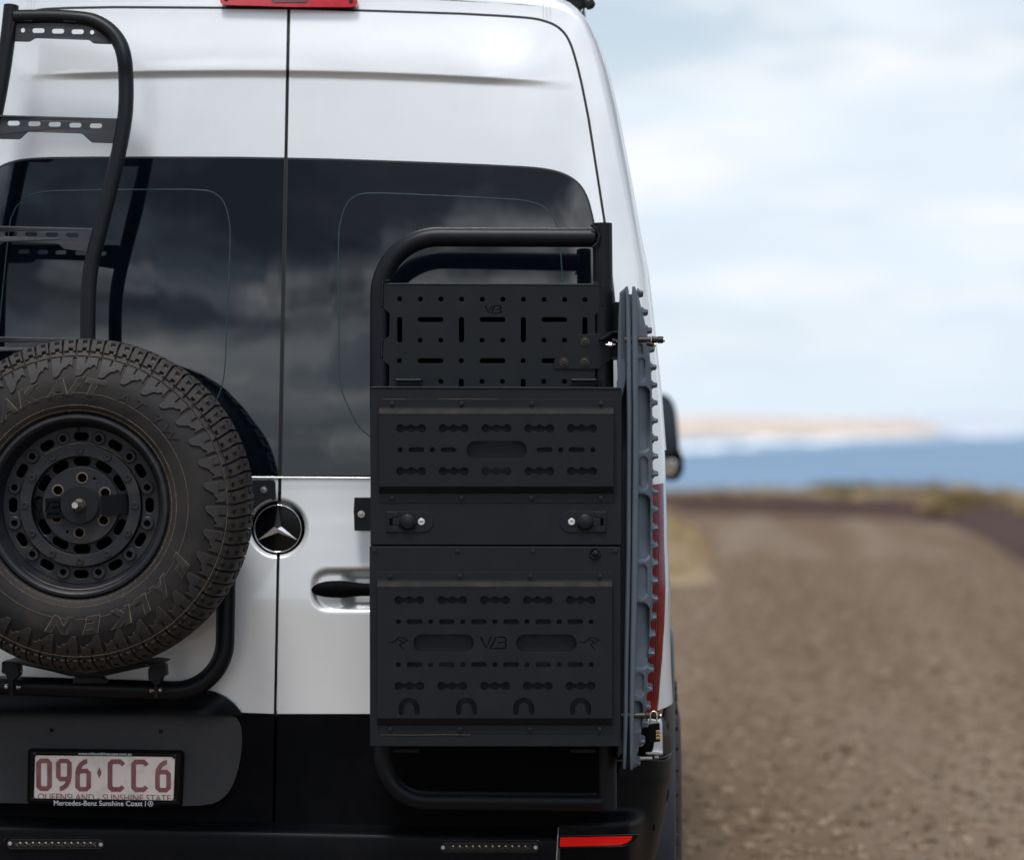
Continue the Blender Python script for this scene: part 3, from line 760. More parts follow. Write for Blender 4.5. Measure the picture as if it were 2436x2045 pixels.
for poly, x, fl in ((zero, 86, None), (six, 133, (112, 232)), (six, 179, None), (cee, 256, None), (cee, 312, None), (six, 369, None)):
    obj('character', flat(ch(poly, x, flip=fl), YP + .0026, .0014, .0004), M['maroon'], fd)
obj('diamond', flat([[(236, 1824), (241.5, 1837), (236, 1850), (230.5, 1837)]], YP + .0026, .0014, .0003), M['maroon'], fd)
obj('state_name', text_px('QUEENSLAND - SUNSHINE STATE', 90, 1901.5, 406, 16.5, YP + .0028, slope=.013, thick=.001), M['maroon'], fd)
obj('web_address', text_px('www.mbsunshinecoast.com.au', 186, 1794.6, 313, 7.2, YP - .0016, slope=.012), M['white'], frm)
obj('dealer_name', text_px('Mercedes-Benz Sunshine Coast', 128, 1914.5, 339, 12.5, YP - .0016, slope=.008), M['white'], frm)
obj('dealer_lip', flat([rpoly([(118, 1899.5), (374, 1903), (371, 1920.5), (124, 1917)], 5)], YP - .0008, .004, .001), M['plastic'], frm)
obj('bar', flat([[(345.4, 1904.5), (346.6, 1904.5), (346.4, 1917), (345.2, 1917)]], YP - .0016, .001), M['white'], frm)
obj('mini_star', flat([circ(358, 1910.6, 6.4, 28), circ(358, 1910.6, 5.3, 28)], YP - .0016, .001), M['white'], frm)
st3 = []
for k in range(3):
    t = -pi / 2 + k * 2 * pi / 3; st3 += [(358 + 5.4 * cos(t), 1910.6 + 5.4 * sin(t)), (358 + 1.3 * cos(t + pi / 3), 1910.6 + 1.3 * sin(t + pi / 3))]
obj('mini_star_arms', flat([st3], YP - .0016, .001), M['white'], frm)
for x, y in ((82, 1793), (415, 1799), (78, 1899), (414, 1904)):
    obj('screw', lathe([(.005, 0), (.005, .002), (.002, .003), (0, .001)], 12), M['gloss'], frm, U(x, y, YP - .001))

# rear bumper with step edge
BT = [(-.03, 0), (-.085, 17), (-.105, 23), (-.113, 28), (-.116, 34), (-.118, 60), (-.118, 130), (-.10, 230)]
def bump_f(x, t):
    i = min(int(t), len(BT) - 2); f = t - i; a, b = BT[i], BT[i + 1]; Yb = a[0] + (b[0] - a[0]) * f; d = a[1] + (b[1] - a[1]) * f
    y = 1939 + .021 * x + d; cv = .035 * ((x - 640) / 900) ** 2
    return U(x, y, Yb + cv + .02)
xs = lines(-260, 1327, 40); ts = [i / 4 for i in range(4 * (len(BT) - 1) + 1)]
bp = obj('rear_bumper', grid(bump_f, xs, ts, 50), M['bumper'], van)
def BY(x, y): return .02 - .118 + .035 * ((x - 640) / 900) ** 2
def ledbar(cx, cy, wd, sl):
    hb = flat([rrect(cx - wd / 2 - 10, cy - 18, cx + wd / 2 + 10, cy + 16, 17, 8)], BY(cx, cy) - .003, .006, .002)
    lb = obj('light_bar', hb, M['gloss'], van)
    obj('lens', flat([rrect(cx - wd / 2, cy - 12, cx + wd / 2, cy + 12, 11.9, 8)], BY(cx, cy) - .008, .008, .003), M['lens'], lb)
    obj('bezel', flat([rrect(cx - wd / 2 + .5, cy - 11.5, cx + wd / 2 - .5, cy + 11.5, 11.4, 8), rrect(cx - wd / 2 + 2, cy - 10, cx + wd / 2 - 2, cy + 10, 9.9, 8)], BY(cx, cy) - .0095, .003), M['darksteel'], lb)
    n = 12; x0 = cx - wd / 2 + 32; dx = (wd - 64) / (n - 1)
    for k in range(n):
        obj('led', lathe([(.0024, 0), (.0018, .0012), (0, .0016)], 8), M['led'], lb, U(x0 + dx * k, cy - 3, BY(cx, cy) - .0085))
    for s in (-1, 1):
        z = [(x0 + dx * (k * .5 - .7), cy + (5 if k % 2 else -2) * s + 1) for k in range(2 * n + 2)]
        obj('reflector_zigzag', sweep([U(a, b, BY(cx, cy) - .0085) for a, b in z], .0007, 4, smooth=0), M['steel'], lb)
        obj('screw', lathe([(.0052, 0), (.0052, .002), (.004, .0035), (.002, .0035), (.0015, .001), (0, .001)], 14), M['alu'], lb, U(cx + s * (wd / 2 - 8), cy + s * sl, BY(cx, cy) - .0085))
ledbar(132, 2006.5, 232, 1.2); ledbar(1164, 2014.5, 236, 0)
# corner of the bumper
crR = [(1792, 1598.5), (1850, 1597), (1880, 1590), (1940, 1582), (1985, 1573), (2045, 1558), (2120, 1535)]
def cwrap(u): return .30 * (1 - math.sqrt(max(0, 1 - u ** 2.6)))
def corner(u, v):
    y0 = 1806 - 12 * ss(u, .72, 1); y = y0 + v * (2140 - y0); xr = lerp_tab(crR, y); xl = lerp_tab([(1806, 1480), (1925, 1442), (1945, 1400), (1957, 1332)], y); t_ = 1 - (1 - u) ** 1.35; x = xl + (xr - xl) * t_; u = 1 - (1 - min(1, max(0, (x - 1332) / (xr - 1332)))) ** (1 / 1.35)
    led = ss(y, 1936 - 14 * ss(x, 1340, 1500), 1962) * (1 - ss(x, 1490, 1546))
    tuck = .05 * ss(y, 1995, 2140)
    lid = .012 * (1 - ss(v, 0, .012))
    return U(x, y, .0 + cwrap(u) - .085 * led + tuck + lid)
vv = [0, .004, .008, .014] + [i / 60 for i in range(1, 61)]
bc = obj('bumper_corner', grid(corner, [i / 50 for i in range(51)], vv, 60), M['bumper'], van)
cr_f = lambda x, y: .0 + cwrap(1 - (1 - min(1, (x - 1332) / (lerp_tab(crR, y) - 1332))) ** (1 / 1.35)) - .085 * ss(y, 1936, 1962) * (1 - ss(x, 1490, 1546)) + .05 * ss(y, 1995, 2140)
ref = rpoly([(1333, 1991), (1505, 1988), (1501, 1997), (1491, 2004), (1474, 2009), (1331, 2013)], 3)
bz = rpoly([(1329, 1986), (1522, 1982), (1512, 1999), (1497, 2010), (1478, 2015), (1327, 2018)], 5)
obj('reflector_bezel', flat([bz], -.006, .01, .002, fn=lambda x, y: -.085 + .012 * ss(x, 1400, 1520)), M['gloss'], bc)
obj('reflector', flat([ref], -.0105, .006, .001, fn=lambda x, y: -.085 + .012 * ss(x, 1400, 1520)), M['reflect'], bc)
obj('tow_cover_slot', flat([rpoly([(1554, 1958), (1558, 1960), (1557, 1974), (1553, 1977)], 2)], .03, .004), M['dark'], bc)
# piece closing the corner below the lamp, cladding on the flank
def clad(u, v):
    y = 1664 + v * 140; xr = lerp_tab([(1664, 1600.5), (1700, 1602), (1760, 1602), (1804, 1599.5)], y); xl = lerp_tab([(1664, 1584), (1700, 1580), (1804, 1560)], y)
    return U(xl + (xr - xl) * u, y, .20 + .10 * u ** 2)
obj('side_cladding', grid(clad, [i / 8 for i in range(9)], [i / 20 for i in range(21)], 180), M['clad'], van)
def wrapc(u, v):
    y = 1700 + v * 102; xr = lerp_tab([(1700, 1582), (1716, 1588), (1750, 1594), (1802, 1597)], y); xl = 1545 + 0 * v
    return U(xl + (xr - xl) * u, y, .10 + .14 * u ** 2.2)
obj('corner_cladding', grid(wrapc, [i / 10 for i in range(11)], [i / 16 for i in range(17)], 180), M['bumper'], van)
obj('lower_body', box(U(1000, 1750, .1).x, .165, U(1000, 1800, .1).z, 1.22, .08, .42, .002), M['plastic'], van)
obj('flap_edge', sweep([U(x, y, Yq) for x, y, Yq in ((1462, 1808, -.01), (1520, 1808, .0), (1560, 1805, .03), (1580, 1800, .08), (1592, 1795, .13), (1597, 1791, .2))], .0018, 8), M['clad'], van)
# cast door hinge below the lamp
hg = obj('door_hinge', flat([rpoly([(1528, 1709), (1552, 1706), (1572, 1709), (1576, 1722), (1577, 1794), (1570, 1797), (1540, 1795), (1534, 1782), (1528, 1780)], 4)], .03, .05, .006), M['alu'], van)
obj('hinge_foot', flat([rpoly([(1534, 1781), (1577, 1786), (1577, 1795), (1536, 1794)], 3)], .005, .05, .003), M['alu'], hg)
obj('hinge_pin', flat([rrect(1556, 1796, 1567, 1803, 1)], .02, .02, .002), M['alu'], hg)
obj('hinge_sill', flat([rrect(1512, 1799, 1552, 1806, 2)], .015, .03, .002), M['alu'], hg)
obj('hinge_cover', flat([rpoly([(1500, 1735), (1556, 1727), (1556, 1768), (1552, 1788), (1500, 1790)], 6)], -.0, .025, .004), M['plastic'], hg)
obj('hinge_eye', sweep([U(1522 + 9 * cos(t), 1764 + 9 * sin(t), -.012) for t in [2 * pi * i / 20 for i in range(20)]], .0025, 8, closed=True), M['steel'], hg)
# rear wheels and arch flare
arc = []
wx = G(1606, 2600).x
WCZ = .40; WY = 1.02
Xo = U(1601, 1980, WY).x
def arch(u, v):
    t = radians(-12 + 204 * u); r = .47 + .05 * v
    x = Xo - .055 + .055 * ss(v, 0, .8) if v < 1 else Xo
    return (Xo - .03 * (1 - v) ** 2, WY + r * cos(t), WCZ + r * sin(t))
V = []; F = []
nn = 40; sec_ = [(.46, -.08), (.46, -.012), (.468, -.002), (.48, 0), (.50, -.004), (.515, -.02), (.525, -.06)]
for i in range(nn + 1):
    t = radians(-15 + 210 * i / nn)
    for r, dx in sec_: V.append((Xo + dx, WY + r * cos(t), WCZ + r * 1.14 * sin(t)))
for i in range(nn):
    for k in range(len(sec_) - 1): F.append((i * 7 + k, (i + 1) * 7 + k, (i + 1) * 7 + k + 1, i * 7 + k + 1))
af = mesh(V, F, 60); obj('arch_flare', af, M['clad'], van)
m2 = af.copy()
for v in m2.vertices: v.co = mirw(v.co)
m2.flip_normals(); obj('arch_flare', m2, M['clad'], van)
def road_wheel():
    pr = [(.0, -.05), (.12, -.05), (.2, -.02), (.222, 0), (.235, .012), (.30, .02), (.35, .012), (.385, -.008), (.398, -.03), (.40, -.22), (.38, -.26), (.2, -.26)]
    return lathe([(r, h) for r, h in pr], 48, 'X')
rw = road_wheel(); Xw = U(1606.5, 1990, WY).x
lugm = box(0, 0, 0, .07, .034, .02, .004)
for (yy, s) in ((WY, 1), (WY, -1), (4.7, 1), (4.7, -1)):
    c_ = Vector((Xw - .006, yy, WCZ)); 
    if s < 0: c_ = mirw(c_)
    wo = obj('road_wheel', rw, M['lug'], van, c_, None if s > 0 else (0, 0, pi))
    if yy == WY and s > 0:
        for k in range(36):
            t = 2 * pi * k / 36
            obj('tread_block', lugm, M['lug'], wo, c_ + Vector((-.025, .402 * cos(t), .402 * sin(t))), (t - pi / 2, 0, 0))
# right side mirror, far forward
YM = 5.35
so = [(1560, 934), (1583, 937), (1596, 947), (1605, 963), (1610, 985), (1614, 1030), (1617, 1068), (1626, 1086), (1627, 1120), (1615, 1141), (1596, 1145), (1575, 1141), (1560, 1130)]
sm = obj('side_mirror', flat([rpoly(so, 10)], YM, .16, .03), M['plastic'], van)
obj('mirror_glass', flat([rpoly([(1566, 944), (1582, 945), (1593, 954), (1600, 968), (1605, 990), (1609, 1060), (1606, 1078), (1566, 1084)], 6)], YM - .004, .008, .002), M['mirrord'], sm)
obj('wide_angle_glass', flat([rpoly([(1566, 1094), (1600, 1092), (1609, 1098), (1609, 1120), (1600, 1132), (1566, 1132)], 6)], YM - .004, .008, .002), M['mirror'], sm)
obj('mirror_arm', flat([rrect(1500, 1090, 1580, 1120, 8)], YM + .05, .08, .02), M['plastic'], sm)
# bumper joint line
obj('bumper_joint', sweep([U(x, y, BY(x, y) - .001 + z) for x, y, z in ((1329, 1966, .02), (1328.5, 1975, .004), (1327, 1990, .0), (1324, 2045, -.002), (1321, 2100, 0))], .0013, 6), M['alu'], van)

# ------------------------------------------------------------------ rear ladder
def YL(px, py): return Ys(px, py) - .165
LS = 1 / 2.94
lad = thing('rear_ladder', 'black tubular ladder with slotted flat rungs on the left rear door', 'ladder', U(100, 800, -.15))
def lp(x, y): return U(x, y, YL(max(x, 0), y))
rail_l = [(27, 14), (20, 80), (6, 180), (-14, 285), (-38, 380), (-78, 560), (-90, 640), (-95, 760), (-97, 1000)]
def hollow(P, r, name, parent, cap0=True):
    """tube with a black disc for the open end at its first point"""
    o = obj(name, sweep(P, r, 20), M['tube'], parent)
    d = (Vector(P[1]) - Vector(P[0])).normalized()
    me = sweep([Vector(P[0]) - d * .0006, Vector(P[0]) - d * .0001], r * .82, 20); obj('tube_shade_disc', me, M['dark'], o)  # black disc stands for the shade inside the tube
    return o
def sp3(P, k=5):
    P = [Vector(p) for p in P]; o_ = []
    for i in range(len(P) - 1):
        a, b, c, d = P[max(i - 1, 0)], P[i], P[i + 1], P[min(i + 2, len(P) - 1)]
        for j in range(k):
            t = j / k; o_.append(.5 * ((2 * b) + (c - a) * t + (2 * a - 5 * b + 4 * c - d) * t * t + (3 * b - a - 3 * c + d) * t ** 3))
    o_.append(P[-1]); return o_
RT = .0198
hollow(sp3([lp(*p) for p in rail_l], 4), RT, 'rail', lad)
rail_r = [(36, 42), (120, 41), (190, 45), (228, 53), (262, 74), (285, 104), (296, 140), (299.5, 185), (300, 235), (297, 280), (289, 330), (275, 395), (257, 470), (236, 555), (222, 610), (214, 655), (210, 710), (209, 810), (209, 1000)]
obj('rail', sweep(sp3([lp(*p) for p in rail_r], 4), RT, 20), M['tube'], lad)
def rung(outline, holes, dy=.0, flange=None):
    outs = [[(x * LS, y * LS) for x, y in o_] for o_ in [outline] + holes]
    o = obj('rung', flat(outs, -.002 + dy, .005, .0008, fn=lambda x, y: YL(max(x, 0), (min(p[1] for p in outs[0]) + 30))), M['ladder'], lad)
    if flange:
        (x0, y0), (x1, y1) = flange
        P0 = U(x0 * LS, y0 * LS, YL(max(x0 * LS, 0), y0 * LS) + .0); P1 = U(x1 * LS, y1 * LS, YL(x1 * LS, y1 * LS))
        c = (P0 + P1) / 2; me = box(0, .004, 0, (P1 - P0).length, .016, .006, .002)
        me.transform(Matrix.Rotation(atan2(-(P1.z - P0.z), P1.x - P0.x), 4, 'Y')); me.transform(Matrix.Translation(c)); shade(me, 40)
        obj('tread', me, M['ladder'], o)
    return o
sl = lambda cx, cy, w_=86, h_=33: slot(cx, cy, w_, h_)
rung(rpoly([(105, 148), (300, 156), (560, 160), (640, 178), (735, 225), (790, 260), (822, 312), (652, 306), (624, 281), (246, 268), (206, 294), (72, 290), (88, 210)], 14), [circ(159, 213, 15), sl(268, 215), sl(405, 219), sl(542, 223), circ(643, 227, 15)])
rung(rpoly([(-140, 806), (818, 830), (832, 930), (815, 1004), (640, 998), (572, 935), (195, 922), (140, 975), (-160, 970)], 14), [sl(95, 862), sl(239, 866), sl(382, 870), sl(526, 876), sl(670, 880)], flange=((-140, 812), (818, 834)))
L3 = lambda P: [(x * .98, (1500 + y) * .98) for x, y in P]
rung(rpoly(L3([(-300, 108), (672, 134), (655, 220), (642, 302), (455, 277), (415, 238), (30, 227), (-8, 255), (-300, 252)]), 14), [sl(*L3([(x, y)])[0]) for x, y in ((-70, 166), (77, 171), (223, 174), (370, 178), (517, 181))], flange=(L3([(-300, 116)])[0], L3([(668, 136)])[0]))
rung(rpoly(L3([(-300, 900), (600, 918), (590, 1000), (582, 1060), (400, 1040), (360, 1012), (-20, 1006), (-60, 1030), (-300, 1030)]), 14), [sl(*L3([(x, y)])[0]) for x, y in ((-123, 956), (22, 959), (165, 962), (310, 965), (455, 968))], flange=(L3([(-300, 905)])[0], L3([(590, 922)])[0]))
def weld(pts, parent, r=.0035, pitch=.0046, Yf=None, mt=None):
    """row of overlapping weld ripples"""
    P = [Vector(p) for p in pts]; bm = bmesh.new()
    for a, b in zip(P, P[1:]):
        n = max(1, int((b - a).length / pitch))
        for i in range(n):
            q = a.lerp(b, i / n); m_ = Matrix.Translation(q) @ Matrix.Diagonal((r, r * .8, r, 1))
            bmesh.ops.create_icosphere(bm, subdivisions=1, radius=1, matrix=m_)
    me = bpy.data.meshes.new('weld'); bm.to_mesh(me); bm.free(); shade(me, 180)
    obj('weld_bead', me, mt or M['tube'], parent)
lw = lambda P: [U(x * LS, y * LS, YL(max(x * LS, 0), y * LS) - .0125) for x, y in P]
weld(lw([(98, 165), (90, 190), (82, 230), (74, 270), (70, 292)]), lad, .0048)
weld(lw([(92, 120), (98, 95), (120, 75)]), lad, .005); weld(lw([(118, 146), (232, 150)]), lad, .0045); weld(lw([(452, 152), (540, 156)]), lad, .0045)
weld(lw([(755, 240), (790, 270), (812, 302)]), lad, .0042)
weld(lw([(830, 830), (836, 900), (822, 960), (800, 1004)]), lad, .0045)
weld(lw([(658, 1600), (648, 1680), (628, 1762)]), lad, .0045)
for _p in ((160, 1), (300, -1)): pass

# ------------------------------------------------------------------ tyre carrier and the spare wheel
carr = thing('tyre_carrier', 'black bent tube carrier bolted to the left rear door behind the spare wheel', 'wheel carrier', U(300, 1630, -.13))
cy_ = -.115
pts = fillet([U(541, 1150, cy_), U(538, 1400, cy_), U(533, 1645, cy_ ), U(-280, 1621, cy_)], {1: .02, 2: .155}, 14)
obj('frame_tube', sweep(pts, .0245, 22), M['tube'], carr)
pl_ = [(380, 1141), (632, 1141), (640, 1139.5), (650, 1141), (655, 1147), (656, 1186), (650, 1190)]
pl_ += [(661.6 + 73 * cos(t), 1256.6 - 73 * sin(t)) for t in [radians(a) for a in (104, 115, 126, 137, 148, 160)]] + [(580, 1260), (380, 1260)]
bk = obj('latch_plate', flat([pl_], -.020, .005, .001), M['powder'], carr)
def bolt(name, c, r, parent, m1='steel', ring_=True):
    pr = [(r, 0), (r, .0014), (r * .97, .002)] if ring_ else []
    pr += [(r * .62, .002), (r * .62, .004), (r * .5, .0052), (r * .28, .0054), (r * .26, .0025), (0, .0025)]
    return obj(name, lathe(pr, 22), M[m1], parent, c)
bolt('bolt', U(627.5, 1164.5, -.0205), .0092, carr)
obj('mount_arm', flat([[(100, 1150), (420, 1150), (420, 1262), (100, 1262)]], -.10, .09, .01), M['powder'], carr)
obj('hub_post', lathe([(.06, 0), (.06, .16)], 24), M['tube'], carr, U(205, 1203, -.08))
# cradle under the tyre with two clamps
cr = lambda x, y: (x / 5, 1560 + y / 5)
cpts = [cr(*p) for p in ((60, 62), (190, 70), (300, 100), (600, 165), (840, 226), (1000, 228), (1300, 160), (1640, 92), (1740, 86), (1880, 104))]
obj('cradle', flat([[p for p in cpts] + [(x, y + 3 + (14 if 205 < x < 300 else 3) * 0) for x, y in cpts[::-1]]], -.26, .20, .001), M['powder'], carr)
obj('cradle_web', flat([[cr(900, 232), cr(1010, 232), cr(1300, 170), cr(1640, 100), cr(1840, 110), cr(1500, 180), cr(1210, 245)]], -.19, .004), M['powder'], carr)
obj('cradle_foot', flat([rpoly([cr(890, 236), cr(1200, 240), cr(1260, 290), cr(1270, 330), cr(860, 330), cr(870, 270)], 3)], -.17, .04, .003), M['tube'], carr)
for dx, dy, s in ((0, 0, 1), (1815, 38, -1)):
    f = lambda x, y: cr((x if s > 0 else 170 - x) + dx, y + dy)
    c1 = obj('clamp', flat([rpoly([f(40, 58), f(180, 62), f(205, 90), f(222, 110), f(222, 235), f(160, 285), (f(160, 300)), f(90, 300), f(60, 215), f(15, 195), f(20, 75)], 2)], -.20, .05, .002), M['powder'], carr)
    obj('clamp_strap', flat([rpoly([f(112, 270), f(158, 270), f(155, 460), f(115, 460)], 1.5)], -.165, .012, .001), M['dusty'], c1)
    for (bx, by) in ((225, 168), (200, 368)):
        q = f(bx, by); m_ = lathe([(.006, 0), (.006, .004), (.0035, .005), (.0035, .010), (0, .011)], 10, 'X')
        if s > 0: pass
        obj('bolt', m_, M['steel'], c1, U(q[0], q[1], -.175), None)
    q = f(78, 362); obj('bolt_head', lathe([(.006, -.003), (.006, .003), (.004, .005), (0, .005)], 12, 'X'), M['steel'], c1, U(q[0] , q[1], -.17), (0, 0, pi))

KW = 970.
WC = U(184, 1203, -.43)
wh = thing('spare_wheel', 'black spare wheel with dusty all terrain tyre hung on the left rear door', 'spare wheel', WC)
TP = [(219, .012), (221, .002), (226, -.008), (236, -.015), (250, -.0195), (266, -.0225), (290, -.0225), (306, -.020), (320, -.015), (336, -.008), (354, .004), (366, .015), (376, .029), (384, .046), (389, .066), (391, .10), (392, .13)]
full_tp = TP + [(r, .26 - y) for r, y in TP[::-1][1:]]
def dense(P, k=3):
    P = [Vector((r, y * KW)) for r, y in P]; o_ = sp3([(p.x, p.y, 0) for p in P], k); return [(v.x / KW, -v.y / KW) for v in o_]
prt = dense(full_tp, 3)
ty = obj('tyre', lathe(prt, 120, smooth=180, full=False), M['tyre'], wh, WC)
DP = dense(TP + [(391, .16), (389, .194), (384, .214), (376, .231)], 5)    # fine profile, (r, height)
cum = [0]
for a, b in zip(DP, DP[1:]): cum.append(cum[-1] + hypot(b[0] - a[0], b[1] - a[1]))
def s_of_r(rpx):
    for i, (r, h) in enumerate(DP):
        if r >= rpx / KW: return cum[i]
    return cum[-1]
def tp_at(s, h):
    for i in range(len(cum) - 1):
        if s <= cum[i + 1]: break
    f = (s - cum[i]) / max(1e-9, cum[i + 1] - cum[i]); a, b = DP[i], DP[i + 1]
    r = a[0] + (b[0] - a[0]) * f; y = a[1] + (b[1] - a[1]) * f
    k0, k1 = max(0, i - 2), min(len(DP) - 1, i + 3); d = Vector((DP[k1][0] - DP[k0][0], DP[k1][1] - DP[k0][1])).normalized()
    return r - d.y * h * 1, y + d.x * h
def polar(r, y, t): return Vector((r * cos(t), -y, r * sin(t)))
# one pair of tread lugs, 10 degrees wide
S_ = [s_of_r(r) for r in (306, 311, 317, 323, 329, 335, 341, 348, 354, 356, 362, 370, 377)]
s0 = S_[-1]; S_ += [s0 + .012, s0 + .024, s0 + .04, s0 + .052, s0 + .075, s0 + .095, s0 + .12, s0 + .15, s0 + .18]
NC = 12; hfull = lambda j: .0042 if j < 8 else (.0072 if j < 10 else .0125)
start = [1, 1, 2, 3, 4, 4, 5, 6, 5, 5]
Hc = [[0] * NC for _ in range(len(S_) - 1)]
for j in range(len(S_) - 1):
    for c in range(NC):
        h = 0
        if j < 8:
            if c < 10 and j >= start[c]: h = hfull(j)
            if c in (4,) and 4 <= j <= 7: h = .0015
        elif j == 8: h = .0038 if c not in (11,) else .0012
        else:
            h = hfull(j) if c not in (5, 11) else 0
            if c in (2, 3, 8, 9) and j in (10,): h = .0035
            if c in (2, 3, 8, 9) and j in (12, 13): h = .0045
            if j in (16, 19) and c in (1, 2, 6, 7, 8): h = .002
            if j >= 17: h = h if (c + j) % 5 else .002
        Hc[j][c] = h
def s_of_r_f(rpx):
    r0 = rpx / KW
    for i in range(len(DP) - 1):
        if DP[i + 1][0] >= r0: return cum[i] + (cum[i + 1] - cum[i]) * max(0, (r0 - DP[i][0])) / max(1e-9, DP[i + 1][0] - DP[i][0])
    return cum[-1]
DUSTF = set()
def lug_mesh():
    V = []; F = []; dth = radians(10) / NC
    def P(s, c, h):
        tw = .022 * ss(s, S_[8], S_[16]); return polar(*tp_at(s, h), -(c * dth) + tw)
    IE = [311, 310, 311, 314, 321, 327, 331, 331, 337, 338, 332]
    for c in range(10):
        a, b = s_of_r_f(IE[c]), s_of_r_f(IE[c + 1]); ks = [0, .33, .66, 1]; h = .0044; e = S_[8]
        if c == 4: e = s_of_r_f(340)
        for q in range(3):
            k = len(V); a0, a1 = a + (e - a) * ks[q], a + (e - a) * ks[q + 1]; b0, b1 = b + (e - b) * ks[q], b + (e - b) * ks[q + 1]
            V += [P(a0, c, h), P(b0, c + 1, h), P(b1, c + 1, h), P(a1, c, h)]; F.append((k, k + 1, k + 2, k + 3))
            if c == 0 or c == 5: k = len(V); V += [P(a0, c, h), P(a1, c, h), P(a1, c, -.0005), P(a0, c, -.0005)]; F.append((k, k + 1, k + 2, k + 3))
            if c == 9 or c == 3: k = len(V); V += [P(b0, c + 1, h), P(b1, c + 1, h), P(b1, c + 1, -.0005), P(b0, c + 1, -.0005)]; F.append((k, k + 1, k + 2, k + 3))
        k = len(V); V += [P(a, c, h), P(b, c + 1, h), P(b, c + 1, -.0005), P(a, c, -.0005)]; F.append((k, k + 1, k + 2, k + 3))
        if e < S_[8]: k = len(V); V += [P(e, c, h), P(e, c + 1, h), P(e, c + 1, -.0005), P(e, c, -.0005)]; F.append((k, k + 1, k + 2, k + 3))
    nd0 = len(F)
    for j in range(8, len(S_) - 1):
        for c in range(NC):
            h = Hc[j][c]
            if h <= 0: continue
            i = len(V); V += [P(S_[j], c, h), P(S_[j], c + 1, h), P(S_[j + 1], c + 1, h), P(S_[j + 1], c, h)]; F.append((i, i + 1, i + 2, i + 3))
            if j > 8 and h < .006: DUSTF.add(len(F) - 1)
            for (dj, dc, a, b) in ((-1, 0, 0, 1), (1, 0, 2, 3), (0, -1, 3, 0), (0, 1, 1, 2)):
                jj, c2 = j + dj, c + dc
                g = Hc[jj][c2 % NC] if 0 <= jj < len(Hc) else 0
                if g < h - 1e-5:
                    k = len(V); A = (S_[j] if a in (0, 1) else S_[j + 1], c + (a in (1, 2))); B = (S_[j] if b in (0, 1) else S_[j + 1], c + (b in (1, 2)))
                    V += [V[i + a], V[i + b], P(B[0], B[1], g - .0006), P(A[0], A[1], g - .0006)]; F.append((k + 1, k, k + 3, k + 2))
    me = mesh(V, F, 0); bm = bmesh.new(); bm.from_mesh(me); bm.to_mesh(me); bm.free(); return me
lm_ = lug_mesh(); lm_.materials.append(M['lug']); lm_.materials.append(M['dust'])
for f in lm_.polygons:
    c = f.center; r = hypot(c.x, c.z) * KW
    if f.index in DUSTF: f.material_index = 1
for k in range(36):
    obj('tread_block', lm_, M['lug'], ty, WC, (0, radians(10 * k), 0))
def ringt(rpx, wr, name, mt, off=.0005):
    r, y = tp_at(s_of_r(rpx), off); obj(name, sweep([WC + polar(r, y, 2 * pi * i / 120) for i in range(120)], wr, 6, closed=True), mt, ty)
ringt(356, .0008, 'mould_line', M['line'], .0066); ringt(267, .0009, 'bead_ring', M['dust'], .0004); ringt(241, .0008, 'bead_ring', M['line'], .0003); ringt(229, .0007, 'bead_ring', M['line'], .0003)
bandp = [tp_at(s_of_r(r), .0004) for r in (225, 229, 233, 237, 241, 245)]
obj('bead_band', lathe([(a, -b) for a, b in bandp], 96, smooth=180, full=False), M['beadband'], ty, WC)
V_ = []
bmz = bmesh.new()
me_z = []
zz1 = []
for k in range(84):
    t = 2 * pi * k / 84; t2 = t + radians(2.1 if k % 2 else -2.1) * (1 if k % 3 else .3)
    a = polar(*tp_at(s_of_r(226), .0006), t); b = polar(*tp_at(s_of_r(243), .0006), t2)
    zz1.append((a, b))
def many(segs_, r, name, mt, parent, loc=(0, 0, 0)):
    V = []; F = []
    for a, b in segs_:
        m = sweep([a, b], r, 4, smooth=0); k = len(V); V += [v.co.copy() for v in m.vertices]; F += [tuple(k + i for i in p.vertices) for p in m.polygons]; bpy.data.meshes.remove(m)
    obj(name, mesh(V, F, 0), mt, parent, loc)
many(zz1, .0008, 'bead_pattern', M['line'], ty, WC)
# dusty ridges on lug edges
edg = []
for k in range(36):
    t = -radians(10 * k)
    edg.append((polar(*tp_at(S_[1], .0046), t), polar(*tp_at(S_[8], .0046), t)))
    edg.append((polar(*tp_at(S_[9], .0098), t + .004), polar(*tp_at(S_[13], .0098), t + .016)))
many(edg, .00045, 'lug_ridge', M['line'], ty, WC)
def arc_text(body, angs, r_base, cap_px, outline=True, shear=.28, bold=.045, wsc=1.15):
    for chh, a in zip(body, angs):
        if chh == ' ': continue
        for layer in ((0, 1) if outline else (0,)):
            me = text_raw(chh, bold + (.028 if layer == 0 and outline else 0), shear, .01)
            xs_ = [v.co.x for v in me.vertices]; cx = (min(xs_) + max(xs_)) / 2
            sc = cap_px / .729
            for v in me.vertices:
                u = (v.co.x - cx) * sc * 1.12 * wsc; h = v.co.y * sc; f = v.co.z > 0
                rp = r_base + h; t = radians(a) - u / (r_base + cap_px / 2)
                v.co = polar(*tp_at(s_of_r_f(rp), (.0022 if layer == 0 else .0031) if f else -.001), t)
            me.update(); obj('letter', me, (M['line'] if (layer == 0 and outline) else M['letter']), ty, WC)
arc_text('WILDPEAK', [199, 190, 182.5, 172.5, 161, 150, 126.5, 113.5][:6] + [126.5, 113.5], 270, 35)
arc_text('A/T', [99.5, 90.5, 80.5], 270, 36)
arc_text('AT3W', [66, 57, 47.5, 37], 272, 26, outline=False, bold=-.006)
arc_text('FALKEN', [-29, -42.5, -55, -67.5, -82, -97.5], 268, 38)

